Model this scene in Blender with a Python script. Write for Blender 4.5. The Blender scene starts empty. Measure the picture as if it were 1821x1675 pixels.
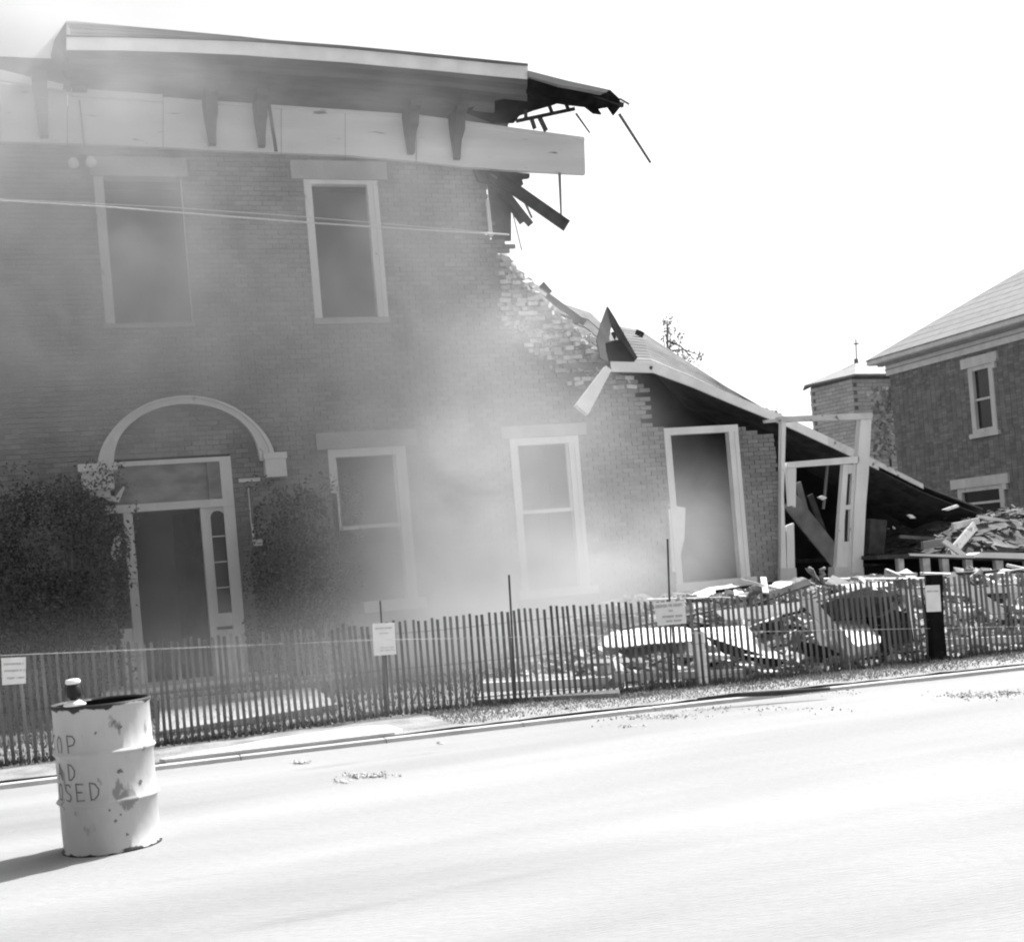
import bpy, math, random
import numpy as np
from mathutils import Vector, Matrix, noise

rnd = random.Random(7)
S = bpy.context.scene
COL = S.collection

# ---------------------------------------------------------------- camera
ROLL, YAW, FPX, CY = 0.0847, 0.3288, 2300.0, 995.9
PW, PH = 1821.0, 1675.0
cam = bpy.data.cameras.new('camera')
cam.sensor_fit = 'HORIZONTAL'
cam.sensor_width = 36.0
cam.lens = 36.0 * FPX / PW
cam.shift_y = (CY - PH / 2) / PW
cam.clip_start = 0.1
cam.clip_end = 2000
camo = bpy.data.objects.new('camera', cam)
COL.objects.link(camo)
view = Vector((math.sin(YAW), math.cos(YAW), 0))
right = Vector((math.cos(YAW), -math.sin(YAW), 0))
up = Vector((0, 0, 1))
cr, sr = math.cos(ROLL), math.sin(ROLL)
# the photographer held the camera slightly tilted
cx_ = right * cr - up * sr
cy_ = right * sr + up * cr
M = Matrix((cx_, cy_, -view)).transposed().to_4x4()
M.translation = Vector((0, 0, 1.5))
camo.matrix_world = M
cam.shift_x = 0.0
S.camera = camo

# the principal point sits below the centre: the print was cropped
# ---------------------------------------------------------------- light
SUN_AZ = Vector((0.91, 0.41, 0)).normalized()
SUN_EL = math.radians(50)
w = bpy.data.worlds.new('World')
S.world = w
w.use_nodes = True
nt = w.node_tree
bg = nt.nodes['Background']
sky = nt.nodes.new('ShaderNodeTexSky')
sky.sky_type = 'NISHITA'
sky.sun_disc = False
sky.sun_elevation = SUN_EL
sky.sun_rotation = math.atan2(SUN_AZ.x, SUN_AZ.y)
sky.air_density = 1.0
sky.dust_density = 4.0
bw = nt.nodes.new('ShaderNodeRGBToBW')
nt.links.new(sky.outputs[0], bw.inputs[0])
nt.links.new(bw.outputs[0], bg.inputs[0])
bg.inputs[1].default_value = 0.135
sl = bpy.data.lights.new('sun', 'SUN')
sl.energy = 4.6
sl.angle = math.radians(0.6)
so = bpy.data.objects.new('sun', sl)
COL.objects.link(so)
sd = SUN_AZ * math.cos(SUN_EL) + up * math.sin(SUN_EL)
so.rotation_euler = sd.to_track_quat('Z', 'Y').to_euler()
so.location = (20, 20, 30)
S.view_settings.view_transform = 'Standard'
S.view_settings.look = 'None'
S.view_settings.exposure = 1.0
S.view_settings.gamma = 1
S.view_settings.use_curve_mapping = False
S.cycles.use_denoising = True
S.cycles.max_bounces = 8
S.cycles.volume_bounces = 2
S.cycles.volume_step_rate = 1.0
S.cycles.volume_max_steps = 256
S.cycles.filter_width = 2.1

# ---------------------------------------------------------------- helpers
def ray(px, py):
    qx, qy = px - 910.5, py - CY
    x = cr * qx - sr * qy
    y = sr * qx + cr * qy
    return right * (x / FPX) + view + up * (-y / FPX)

CAM = Vector((0, 0, 1.5))
def G(px, py, z=0.0):                      # point of the ground
    r = ray(px, py); return CAM + r * ((z - 1.5) / r.z)
def F(px, py, y=20.0):                     # point of a plane parallel to the street front
    r = ray(px, py); return CAM + r * (y / r.y)
def FX(px, py, x):                         # point of a plane across the street front
    r = ray(px, py); return CAM + r * (x / r.x)

def tag(o, label=None, cat=None, group=None, kind=None):
    if label: o['label'] = label
    if cat: o['category'] = cat
    if group: o['group'] = group
    if kind: o['kind'] = kind
    return o

class MB:
    def __init__(s): s.v = []; s.f = []; s.t = []; s.sm = []
    def poly(s, vs, fs, tone=0.5, smooth=False):
        n = len(s.v); s.v += [tuple(v) for v in vs]
        for f in fs:
            s.f.append(tuple(n + i for i in f)); s.t.append(tone); s.sm.append(smooth)
        return s
    def box(s, x0, x1, y0, y1, z0, z1, tone=0.5):
        vs = [(x0,y0,z0),(x1,y0,z0),(x1,y1,z0),(x0,y1,z0),(x0,y0,z1),(x1,y0,z1),(x1,y1,z1),(x0,y1,z1)]
        return s.poly(vs, [(0,3,2,1),(4,5,6,7),(0,1,5,4),(1,2,6,5),(2,3,7,6),(3,0,4,7)], tone)
    def prism(s, pts, off, tone=0.5):      # outline pushed back by a vector
        off = Vector(off); n = len(pts)
        vs = [Vector(p) for p in pts] + [Vector(p) + off for p in pts]
        fs = [tuple(range(n)), tuple(range(2*n-1, n-1, -1))]
        fs += [(i, i+n, (i+1) % n + n, (i+1) % n) for i in range(n)]
        return s.poly(vs, fs, tone)
    def beam(s, a, b, wd, th, side=None, tone=0.5, taper=1.0):
        a, b = Vector(a), Vector(b); d = (b-a).normalized()
        side = Vector(side) if side else Vector((0, -1, 0))
        if abs(d.dot(side.normalized())) > .95: side = Vector((1, 0, 0))
        u = d.cross(side).normalized(); v = u.cross(d).normalized()
        vs = []
        for p, k in ((a, 1), (b, taper)):
            for i, j in ((-1,-1),(1,-1),(1,1),(-1,1)):
                vs.append(p + u*(i*wd/2*k) + v*(j*th/2))
        return s.poly(vs, [(0,1,2,3),(7,6,5,4),(0,4,5,1),(1,5,6,2),(2,6,7,3),(3,7,4,0)], tone)
    def tube(s, pts, r, n=6, tone=0.5, cap=True):
        pts = [Vector(p) for p in pts]; vs = []; rr = r if isinstance(r, (list, tuple)) else [r]*len(pts)
        for i, p in enumerate(pts):
            d = (pts[min(i+1, len(pts)-1)] - pts[max(i-1, 0)]).normalized()
            u = d.cross(Vector((0.13, 0.31, 1)) if abs(d.z) < .9 else Vector((1, 0.1, 0))).normalized(); v = d.cross(u)
            for k in range(n):
                a = 2*math.pi*k/n; vs.append(p + (u*math.cos(a) + v*math.sin(a))*rr[i])
        fs = [(i*n+k, i*n+(k+1) % n, (i+1)*n+(k+1) % n, (i+1)*n+k) for i in range(len(pts)-1) for k in range(n)]
        if cap: fs += [tuple(range(n-1, -1, -1)), tuple(range((len(pts)-1)*n, len(pts)*n))]
        return s.poly(vs, fs, tone, True)
    def lathe(s, c, prof, n=48, tone=0.5, smooth=True):
        c = Vector(c); vs = []
        for r, z in prof:
            for k in range(n):
                a = 2*math.pi*k/n; vs.append(c + Vector((r*math.cos(a), r*math.sin(a), z)))
        fs = [(i*n+k, i*n+(k+1) % n, (i+1)*n+(k+1) % n, (i+1)*n+k) for i in range(len(prof)-1) for k in range(n)]
        return s.poly(vs, fs, tone, smooth)
    def build(s, name, mat, parent=None, attr=True):
        me = bpy.data.meshes.new(name)
        me.from_pydata(s.v, [], s.f); me.materials.append(mat)
        if attr:
            a = me.attributes.new('tone', 'FLOAT', 'FACE'); a.data.foreach_set('value', s.t)
        if any(s.sm): me.polygons.foreach_set('use_smooth', s.sm)
        me.update()
        o = bpy.data.objects.new(name, me); COL.objects.link(o)
        if parent: o.parent = parent
        return o

from mathutils import Euler
def obox(mb, c, s, R_, tone, j=0):
    vs = [Vector(c) + R_ @ Vector((sx*s[0]/2*(1+rnd.uniform(-j, j)), sy*s[1]/2*(1+rnd.uniform(-j, j)), sz_*s[2]/2*(1+rnd.uniform(-j, j)))) for sz_ in (-1, 1) for sx, sy in ((-1,-1),(1,-1),(1,1),(-1,1))]
    mb.poly(vs, [(0,3,2,1),(4,5,6,7),(0,1,5,4),(1,2,6,5),(2,3,7,6),(3,0,4,7)], tone)
def empty(name, loc=(0, 0, 0)):
    o = bpy.data.objects.new(name, None); COL.objects.link(o); o.location = loc
    o.empty_display_size = 0.3
    bpy.context.view_layer.update()
    return o
def keep(o, root):                        # parent without moving (root sits at its own base)
    o.parent = root
    o.matrix_parent_inverse = Matrix.Translation(-root.location)
    return o
def B(mb, name, mat, root=None, **k):
    o = mb.build(name, mat)
    if root is not None:
        if root.type == 'EMPTY': keep(o, root)
        else: o.parent = root
    if k: tag(o, **k)
    return o

def mat(name, lo, hi, scale=4, detail=6, rough=.85, bump=.0, bscale=40, tone=0.0, stretch=(1, 1, 1), spec=.2, dirt=None):
    m = bpy.data.materials.new(name); m.use_nodes = True; t = m.node_tree; N = t.nodes; L = t.links
    p = N['Principled BSDF']; p.inputs['Roughness'].default_value = rough; p.inputs['Specular IOR Level'].default_value = spec
    tc = N.new('ShaderNodeNewGeometry')
    mp = N.new('ShaderNodeMapping'); mp.inputs['Scale'].default_value = stretch; L.new(tc.outputs['Position'], mp.inputs[0])
    n = N.new('ShaderNodeTexNoise'); n.inputs['Scale'].default_value = scale; n.inputs['Detail'].default_value = detail
    L.new(mp.outputs[0], n.inputs['Vector'])
    r = N.new('ShaderNodeMapRange'); r.inputs['From Min'].default_value = .3; r.inputs['From Max'].default_value = .7
    r.inputs['To Min'].default_value = lo; r.inputs['To Max'].default_value = hi
    L.new(n.outputs[0], r.inputs[0]); out = r.outputs[0]
    if tone:
        a = N.new('ShaderNodeAttribute'); a.attribute_name = 'tone'
        k = N.new('ShaderNodeMapRange'); k.inputs['To Min'].default_value = 1 - tone; k.inputs['To Max'].default_value = 1 + tone
        L.new(a.outputs['Fac'], k.inputs[0])
        mu = N.new('ShaderNodeMath'); mu.operation = 'MULTIPLY'; L.new(out, mu.inputs[0]); L.new(k.outputs[0], mu.inputs[1]); out = mu.outputs[0]
    if dirt:                               # (value, scale, threshold): blotches with a shape of their own
        n2 = N.new('ShaderNodeTexNoise'); n2.inputs['Scale'].default_value = dirt[1]; n2.inputs['Detail'].default_value = 8
        L.new(mp.outputs[0], n2.inputs['Vector'])
        r2 = N.new('ShaderNodeMapRange'); r2.inputs['From Min'].default_value = dirt[2]; r2.inputs['From Max'].default_value = dirt[2] + .05
        L.new(n2.outputs[0], r2.inputs[0])
        mx = N.new('ShaderNodeMix'); mx.data_type = 'FLOAT'; L.new(r2.outputs[0], mx.inputs[0]); L.new(out, mx.inputs[2]); mx.inputs[3].default_value = dirt[0]; out = mx.outputs[0]
    L.new(out, p.inputs['Base Color'])
    if bump:
        b = N.new('ShaderNodeBump'); b.inputs['Strength'].default_value = bump; b.inputs['Distance'].default_value = .02
        n3 = N.new('ShaderNodeTexNoise'); n3.inputs['Scale'].default_value = bscale; n3.inputs['Detail'].default_value = 6
        L.new(mp.outputs[0], n3.inputs['Vector']); L.new(n3.outputs[0], b.inputs['Height']); L.new(b.outputs[0], p.inputs['Normal'])
    return m

m_brick = mat('brick_red_grey', .17, .27, 1.2, tone=.16, bump=.4, bscale=60)
m_mortar = mat('lime_mortar', .17, .24, 6, bump=.6, bscale=40)
m_spall = mat('broken_inner_brick', .3, .55, 5, tone=.4, bump=.6, bscale=30)
m_stone = mat('sandstone_lintel', .3, .4, 3, bump=.3, bscale=30)
m_white = mat('old_white_paint', .58, .72, 3, stretch=(1, 1, .4), bump=.15, bscale=30, dirt=(.25, 9, .68))
m_frieze = mat('weathered_frieze_paint', .6, .74, 1.5, stretch=(.4, 1, 2.5), bump=.2, bscale=25, dirt=(.2, 5, .66))
m_fixture_shade = mat('dark_fixture_bracket_shade', .05, .09, 6)  # shade under the soffit painted into the brackets; lamp fixtures are dark themselves
m_soffit = mat('dark_soffit_boards', .07, .16, 2.5, stretch=(.3, 1, 1), tone=.3)  # dark board colour, tone varied at random
m_wood = mat('weathered_wood', .12, .22, 5, stretch=(.6, .6, .6), tone=.5, bump=.3, bscale=50)
m_dwood = mat('old_dark_timber', .03, .07, 5, tone=.4, bump=.3)
m_pale = mat('pale_painted_timber', .45, .62, 4, tone=.35, dirt=(.18, 7, .62))
m_plaster = mat('broken_plaster', .62, .78, 3, bump=.3)
m_inside = mat('interior_shade_black', .015, .035, 2)  # near-black colour stands in for the shade of enclosed spaces
m_room = mat('grey_room_plaster', .2, .32, 1)
m_roof = mat('worn_roof_shingles', .09, .15, 2.5, stretch=(1, 1, 3), tone=.35, bump=.5, bscale=30)
m_tar = mat('tar_paper', .008, .02, 6, rough=1, spec=.02)
m_slat = mat('fence_lath', .10, .16, 7, stretch=(3, 3, .5), tone=.35)
m_wire = mat('galvanised_wire', .45, .6, 20, rough=.5)
m_steel = mat('rusty_steel_post', .05, .09, 12)
m_sign = mat('white_card', .68, .76, 8)
m_ink = mat('faded_print', .3, .4, 20)
m_letter = mat('hand_brushed_paint', .12, .2, 20)
m_rubble = mat('mortar_dust_rubble', .05, .3, 4, detail=10, bump=1, bscale=14)
m_loose = mat('loose_brick', .16, .6, 5, tone=.6, bump=.4)
m_concrete = mat('pale_concrete', .5, .6, 2.5, bump=.2)
m_glass = mat('dark_window_glass', .015, .03, 2, rough=.08, spec=.6)
m_bark = mat('bark', .08, .14, 8)
m_leaf = mat('foliage', .06, .12, 5, tone=.4)
m_grass = mat('dry_grass', .22, .38, 4, tone=.4)
m_weed = mat('green_weeds', .06, .13, 4, tone=.4)
m_broof = mat('pale_slate_roof', .24, .3, 3, tone=.05)
m_farbrick = mat('far_brick', .19, .28, 2, tone=.2, bump=.2)
m_bulb = mat('frosted_bulb', .8, .85, 3, rough=.3)
m_black = mat('black_metal', .012, .025, 9, rough=.45)
m_rust = mat('rust', .025, .06, 20)

# ---------------------------------------------------------------- setting
m_earth = mat('lot_earth', .07, .16, 1.2, detail=10, bump=.8, bscale=12)
m_road = mat('bleached_road', .205, .30, .6, detail=12, stretch=(.28, 1.5, 1), bump=.6, bscale=45, dirt=(.21, .9, .64))
m_kerb = mat('kerb_stone', .38, .5, 3, bump=.3)

gm = MB(); gm.poly([(-600, -600, -.03), (600, -600, -.03), (600, 600, -.03), (-600, 600, -.03)], [(0, 1, 2, 3)])
B(gm, 'ground', m_earth, kind='structure')
KP = [(-300, 31.0), (-20, 12.5), (-6, 11.62), (.57, 11.24), (4.11, 11.0), (6.3, 10.75), (8.7, 10.42), (12, 10.05), (20, 9.2), (300, -20)]
def ky(x):
    for (a, b), (c, d) in zip(KP, KP[1:]):
        if a <= x <= c: return b + (d-b)*(x-a)/(c-a)
# road: one fine sheet with shallow undulation where it is seen
rm = MB(); nx, ny = 90, 50
vs = []
for j in range(ny+1):
    for i in range(nx+1):
        x = -10 + 34*i/nx; t = j/ny; y = -6 + (ky(x) + 6)*t
        vs.append((x, y, .0 + .010*noise.noise((x*.8, y*1.7, 0))))
rm.poly(vs, [(j*(nx+1)+i, j*(nx+1)+i+1, (j+1)*(nx+1)+i+1, (j+1)*(nx+1)+i) for j in range(ny) for i in range(nx)], smooth=True)
for (x0, x1) in ((-300, -10), (24, 300)):
    rm.poly([(x0, -6, 0), (x1, -6, 0), (x1, ky(x1), 0), (x0, ky(x0), 0)], [(0, 1, 2, 3)])
rm.poly([(-300, -60, 0), (300, -60, 0), (300, -6, 0), (-300, -6, 0)], [(0, 1, 2, 3)])
B(rm, 'road', m_road, kind='structure')
km = MB()
for i in range(24):
    x0 = -10 + i*1.25; x1 = x0 + 1.238
    km.prism([(x0, ky(x0), -.02), (x1, ky(x1), -.02), (x1, ky(x1)+.02, .032), (x0, ky(x0)+.02, .032)], (0, .13, 0))
B(km, 'kerb', m_kerb, kind='structure')

# concrete walk inside the kerb, left half
def walk(x0, x1, y0, y1, z=.062):
    return [(x0, y0, z), (x1, y0, z), (x1, y1, z), (x0, y1, z)]
sw = MB()
g = [G(284, 1352, .06), G(500, 1312, .06), G(640, 1293, .06), G(690, 1290, .06), G(716, 1298, .06), G(720, 1306, .06)]
pts = [Vector((p.x, max(p.y, ky(p.x)+.2), .068)) for p in g]
xs = [pts[-1].x, pts[0].x]
front = [Vector((x, ky(x)+.155, .068)) for x in (xs[0]-.04, 2.2, 1.4, pts[0].x+.05)]
sw.prism(pts + front, (0, 0, -.08))
B(sw, 'pavement', m_concrete, kind='structure')

# dirt verge between kerb and fence
vg = MB(); nx, ny = 70, 10; vs = []
def fy(x):                                # fence line
    P = [(-8, 12.5), (-.57, 12.52), (2.11, 12.66), (2.97, 12.8), (4.5, 12.45), (6.29, 11.93), (9.7, 11.55), (16, 11.0)]
    for (a, b), (c, d) in zip(P, P[1:]):
        if a <= x <= c: return b + (d-b)*(x-a)/(c-a)
    return P[-1][1]
for j in range(ny+1):
    for i in range(nx+1):
        x = -7.5 + 22*i/nx; y0 = ky(x)+.15; y1 = 21; t = (j/ny)**1.0; y = y0 + (y1-y0)*t
        vs.append((x, y, .02 + .012*noise.noise((x*2, y*2, 3))))
vg.poly(vs, [(j*(nx+1)+i, j*(nx+1)+i+1, (j+1)*(nx+1)+i+1, (j+1)*(nx+1)+i) for j in range(ny) for i in range(nx)], smooth=True)
m_verge = mat('dusty_verge', .07, .2, 1.6, detail=10, bump=.8, bscale=20, stretch=(.6, 1, 1))
B(vg, 'verge', m_verge, kind='structure')
# pale strip of dust-covered verge in front of the fence
vp = MB(); nx, ny = 120, 6; vs = []
for j in range(ny+1):
    for i in range(nx+1):
        x = -8 + 22*i/nx; y0 = ky(x)+.14; y1 = fy(x)-.1 + .1*noise.noise((x*3, 0, 0)); y = y0 + (y1-y0)*j/ny
        vs.append((x, y, .048 + .012*noise.noise((x*4, y*4, 3))))
vp.poly(vs, [(j*(nx+1)+i, j*(nx+1)+i+1, (j+1)*(nx+1)+i+1, (j+1)*(nx+1)+i) for j in range(ny) for i in range(nx)], smooth=True)
m_vdust = mat('dust_covered_verge', .16, .32, 3, detail=10, bump=.8, bscale=25)
B(vp, 'verge_strip', m_vdust, kind='structure')
# path and step slabs behind the fence, dust shadow painted into their grey
m_path = mat('shadow_grey_path', .2, .3, 3, bump=.4)
pp = MB()
for (a, b, c, d) in (((284, 1243), (560, 1222), (600, 1252), (284, 1300)), ((860, 1207), (1120, 1188), (1100, 1232), (850, 1244))):
    q = [G(*p, .09) for p in (a, b, c, d)]
    pp.prism(q, (0, 0, -.07))
B(pp, 'path', m_path, kind='structure')

# ---------------------------------------------------------------- grass, weeds, gravel
def blades(n, region, h, m, name, lab, seed, z0=.05, wd=.008):
    r = random.Random(seed); mb = MB()
    for _ in range(n):
        x, y = region(r)
        a = r.uniform(0, 6.28); hh = h*r.uniform(.4, 1.3); lx, ly = r.gauss(0, .35)*hh, r.gauss(0, .35)*hh
        c, s_ = math.cos(a)*wd, math.sin(a)*wd
        mb.poly([(x-c, y-s_, z0), (x+c, y+s_, z0), (x+lx, y+ly, z0+hh)], [(0, 1, 2)], tone=r.random())
    return B(mb, name, m, label=lab, cat='grass', kind='stuff')
def reg_verge(r):
    x = r.uniform(3.2, 13)
    while noise.noise((x*1.3, 5, 0)) + r.uniform(-.5, .5) < -.1: x = r.uniform(3.2, 13)
    return x, ky(x) + .2 + (fy(x)-ky(x)-.2)*r.random()**.6
def reg_fence(r):
    x = r.uniform(-2, 13); return x, fy(x) + r.gauss(0, .09)
def reg_lot(r):
    x = r.uniform(-3, 6); return x, r.uniform(fy(x), 19.6)
blades(14000, reg_verge, .022, m_grass, 'verge_grass', 'short dusty grass between the kerb and the lath fence', 1, z0=.05)
blades(7000, reg_fence, .055, m_weed, 'fence_weeds', 'dark weeds growing along the foot of the lath fence', 2)
blades(14000, reg_lot, .06, m_weed, 'lot_grass', 'trampled dark grass in front of the brick wall', 3)
def rock(mb, c, s, r, tone=None):
    vs = []
    for x, y, z in ((1,0,0),(-1,0,0),(0,1,0),(0,-1,0),(0,0,1),(0,0,-1)):
        k = s*r.uniform(.6, 1.3); vs.append(Vector(c) + Vector((x+r.uniform(-.3, .3), y+r.uniform(-.3, .3), z*.6+r.uniform(-.2, .2)))*k)
    mb.poly(vs, [(0,2,4),(2,1,4),(1,3,4),(3,0,4),(2,0,5),(1,2,5),(3,1,5),(0,3,5)], tone if tone is not None else r.random())
gr = MB(); r = random.Random(5)
for (px, py, sx, sy, n) in ((535, 1356, 13, 2, 60), (655, 1380, 38, 4, 170), (610, 1390, 12, 2, 40), (783, 1322, 4, 1, 10), (1180, 1275, 60, 3, 110), (1110, 1292, 30, 2, 30),
                            (1740, 1237, 55, 5, 240), (1800, 1232, 25, 3, 90), (1440, 1230, 70, 5, 120), (1000, 1275, 200, 6, 160), (1300, 1262, 200, 4, 120)):
    for _ in range(n):
        p = G(r.gauss(px, sx*.6), r.gauss(py, sy*.6)); rock(gr, (p.x, p.y, .008), r.uniform(.004, .015), r)
B(gr, 'road_gravel', m_loose, label='scattered dark grit and brick crumbs lying on the bleached road', cat='gravel', kind='stuff')

# ---------------------------------------------------------------- half demolished brick building
bl = empty('demolished_building', (4, 20, 0))
tag(bl, 'half torn down brick building with arched doorway and broken eave, wrapped in dust', 'building')

def sz(px, py):
    p = F(px, py); return (p.x, p.z)
outer = [sz(*p) for p in ((-90, 235), (0, 245), (614, 266), (740, 276), (855, 295), (866, 330), (872, 420), (903, 426), (888, 452), (886, 520), (884, 560), (912, 600), (950, 632), (985, 662), (1012, 690),
                          (1050, 694), (1088, 664), (1132, 668), (1140, 705), (1150, 757), (1320, 760), (1330, 770), (1375, 772), (1392, 900), (1396, 1160), (-60, 1290))]
core = [sz(*p) for p in ((-90, 235), (0, 245), (614, 266), (740, 276), (850, 295), (862, 330), (868, 424), (900, 430), (884, 452), (925, 494), (945, 520), (985, 560), (1035, 600), (1072, 650), (1088, 666),
                         (1128, 670), (1136, 705), (1146, 757), (1320, 762), (1372, 776), (1388, 900), (1392, 1160), (-60, 1290))]
def rect(x0, y0, x1, y1, pad=0):          # two opposite corners seen in the wall plane
    a, b = sz(x0, y0), sz(x1, y1)
    return (min(a[0], b[0]) - pad, max(a[0], b[0]) + pad, min(a[1], b[1]), max(a[1], b[1]))
W_up1 = (.79, 2.06, 5.50, 7.69)
W_up2 = (3.92, 5.10, 5.52, 7.69)
W_lo1 = (3.94, 5.19, 1.04, 3.46)
W_lo2 = (6.95, 8.16, .97, 3.48)
W_lo3 = (9.74, 11.16, .86, 3.52)
DOOR = (.58, 2.44, .12, 3.44)
LINT = []
OPEN = [W_up1, W_up2, W_lo1, W_lo2, W_lo3, DOOR]
OPEN = [tuple(o) for o in OPEN]

def spans(pl, z):
    xs = []
    for (a, b), (c, d) in zip(pl, pl[1:] + pl[:1]):
        if (b > z) != (d > z): xs.append(a + (c-a)*(z-b)/(d-b))
    xs.sort(); return list(zip(xs[::2], xs[1::2]))
def minus(sp, z0, z1, extra=()):
    for o in list(OPEN) + list(extra):
        if o[2] < (z0+z1)/2 < o[3]:
            n = []
            for a, b in sp:
                if o[0] > a: n.append((a, min(b, o[0])))
                if o[1] < b: n.append((max(a, o[1]), b))
            sp = [(a, b) for a, b in n if b - a > .02]
    return sp
CH = .0745
cm = MB(); inner = MB(); bricks = []
lintels = []                               # stones laid in the face: (s0, s1, z0, z1)
for o, e, h in ((W_up1, .14, .29), (W_up2, .19, .29), (W_lo1, .19, .26), (W_lo2, .15, .18)):
    lintels.append((o[0]-e, o[1]+e, o[3], o[3]+h))
nrow = int(8.3/CH)
for k in range(nrow):
    z0 = -.1 + k*CH; zc = z0 + CH/2
    for a, b in minus(spans(core, zc), z0, z0+CH):
        jag = rnd.uniform(-.06, .06) if b > 5.5 else 0
        cm.box(a, b+jag, 20.012, 20.34, z0, z0+CH)
        # bare inner bricks where the outer skin has come away
        so_ = spans(outer, zc)
        if 2 < zc and zc < 6.8 and so_:
            e = [q for q in so_ if q[0] < 6 < q[1] or q[0] < a+.5 < q[1]]
            xo = max([q[1] for q in so_ if q[1] < 9.3] or [b])
            x = xo
            while x < b - .05:
                l = rnd.choice((.1, .2, .2)); 
                if rnd.random() < .8: obox(inner, (x+l/2, 20.08 - rnd.uniform(-.02, .08), z0+CH/2), (l*rnd.uniform(.7, 1), .2, CH*.86), Euler((rnd.gauss(0, .07), rnd.gauss(0, .06), rnd.gauss(0, .12))).to_matrix(), rnd.random())
                x += l
    off = .105 if k % 2 else 0
    sp = minus(spans(outer, zc), z0, z0+CH, lintels)
    for a, b in sp:
        a2 = math.floor((a-off)/.21)*.21 + off
        x = a2
        while x < b:
            x0, x1 = max(x, a), min(x+.2, b)
            broken = b < 10 and b > 5.6 and not any(abs(b-o[0]) < .02 for o in OPEN)
            if broken and x+.2 > b: x1 = x+.2 if rnd.random() < .5 else x0
            if x1 - x0 > .03: bricks.append((x0, x1, z0+.005, z0+CH-.005))
            x += .21
B(cm, 'wall', m_mortar, bl)
def rock(mb, c, s, r, tone=None):
    vs = []
    for x, y, z in ((1,0,0),(-1,0,0),(0,1,0),(0,-1,0),(0,0,1),(0,0,-1)):
        k = s*r.uniform(.6, 1.3); vs.append(Vector(c) + Vector((x+r.uniform(-.3, .3), y+r.uniform(-.3, .3), z*.6+r.uniform(-.2, .2)))*k)
    mb.poly(vs, [(0,2,4),(2,1,4),(1,3,4),(3,0,4),(2,0,5),(1,2,5),(3,1,5),(0,3,5)], tone if tone is not None else r.random())
edge_ = [(886, 450), (925, 494), (945, 520), (985, 560), (1035, 600), (1072, 650), (1088, 664)]
for (ax, ay), (bx_, by_) in zip(edge_, edge_[1:]):      # loose masonry on the torn slope
    for _ in range(60):
        t = rnd.random(); p = F(ax+(bx_-ax)*t + rnd.gauss(0, 5), ay+(by_-ay)*t + abs(rnd.gauss(0, 9)), 20 + rnd.uniform(-.03, .3))
        if rnd.random() < .5: rock(inner, p, rnd.uniform(.03, .09), rnd)
        else: obox(inner, p, (rnd.choice((.1, .2)), .1, .065), Euler((rnd.gauss(0, .4), rnd.gauss(0, .4), rnd.gauss(0, .7))).to_matrix(), rnd.random(), .25)
for _ in range(260):                                     # mortar lumps where the skin came off
    px = rnd.uniform(885, 1070); lo_ = 560 + (px-885)*.62; p = F(px, lo_ - abs(rnd.gauss(0, 30)) + 10, 19.99)
    rock(inner, p, rnd.uniform(.02, .06), rnd)
B(inner, 'exposed_inner_brickwork', m_spall, bl, kind='stuff')
# the clearest bricks are parts of their own, the others one joined mass
def clear(b):
    x, z = b[0], b[2]
    return (8.3 < x < 9.7 and 3.2 < z < 5.2) or (x > 11.1 and z > .8) or (5.3 < x < 8 and 3.9 < z < 5.2 and rnd.random() < .2)
cand = [b for b in bricks if b[1]-b[0] > .19 and clear(b)]
single = set(rnd.sample(range(len(cand)), min(290, len(cand))))
ids = {id(cand[i]) for i in single}
mass = MB()
bv = []
for i in range(10):
    q = MB(); q.box(0, .2, 0, .09, 0, CH-.01, (i+.5)/10)
    me_o = q.build('brick', m_brick); bv.append(me_o.data); bpy.data.objects.remove(me_o)
for b in bricks:
    j = rnd.uniform(-.003, .003)
    if id(b) in ids:
        o = bpy.data.objects.new('brick', rnd.choice(bv)); COL.objects.link(o)
        o.location = (b[0], 19.992 - j, b[2]); keep(o, bl)
    else:
        mass.box(b[0], b[1], 19.992 - j, 20.05, b[2], b[3], rnd.random())
B(mass, 'brickwork', m_brick, bl, kind='stuff')

# rooms behind the openings
rb = MB()
rb.box(-5, 7.0, 28.8, 29, -.1, 9.0)
rb.box(-5.2, -5, 20.3, 29, -.1, 9.0)
rb.box(6.75, 6.9, 20.35, 29, -.1, 6.4)
rb.box(6.55, 6.7, 20.35, 29, 6.4, 8.9)
rb.box(2.9, 3.05, 20.35, 28.8, -.1, 8.9)
rb.box(-5, 6.7, 24.0, 24.15, -.1, 8.9)
rb.box(6.9, 9.2, 24.4, 24.55, -.1, 4.4)
rb.box(6.9, 9.2, 20.35, 24.4, 4.25, 4.4)
rb.box(9.2, 9.32, 20.35, 24.4, -.1, 4.3)
B(rb, 'room_wall', m_room, bl)
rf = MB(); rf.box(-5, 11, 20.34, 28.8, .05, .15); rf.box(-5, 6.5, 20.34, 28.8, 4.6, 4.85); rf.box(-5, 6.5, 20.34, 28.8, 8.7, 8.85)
B(rf, 'room_floor', m_inside, bl)

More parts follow.
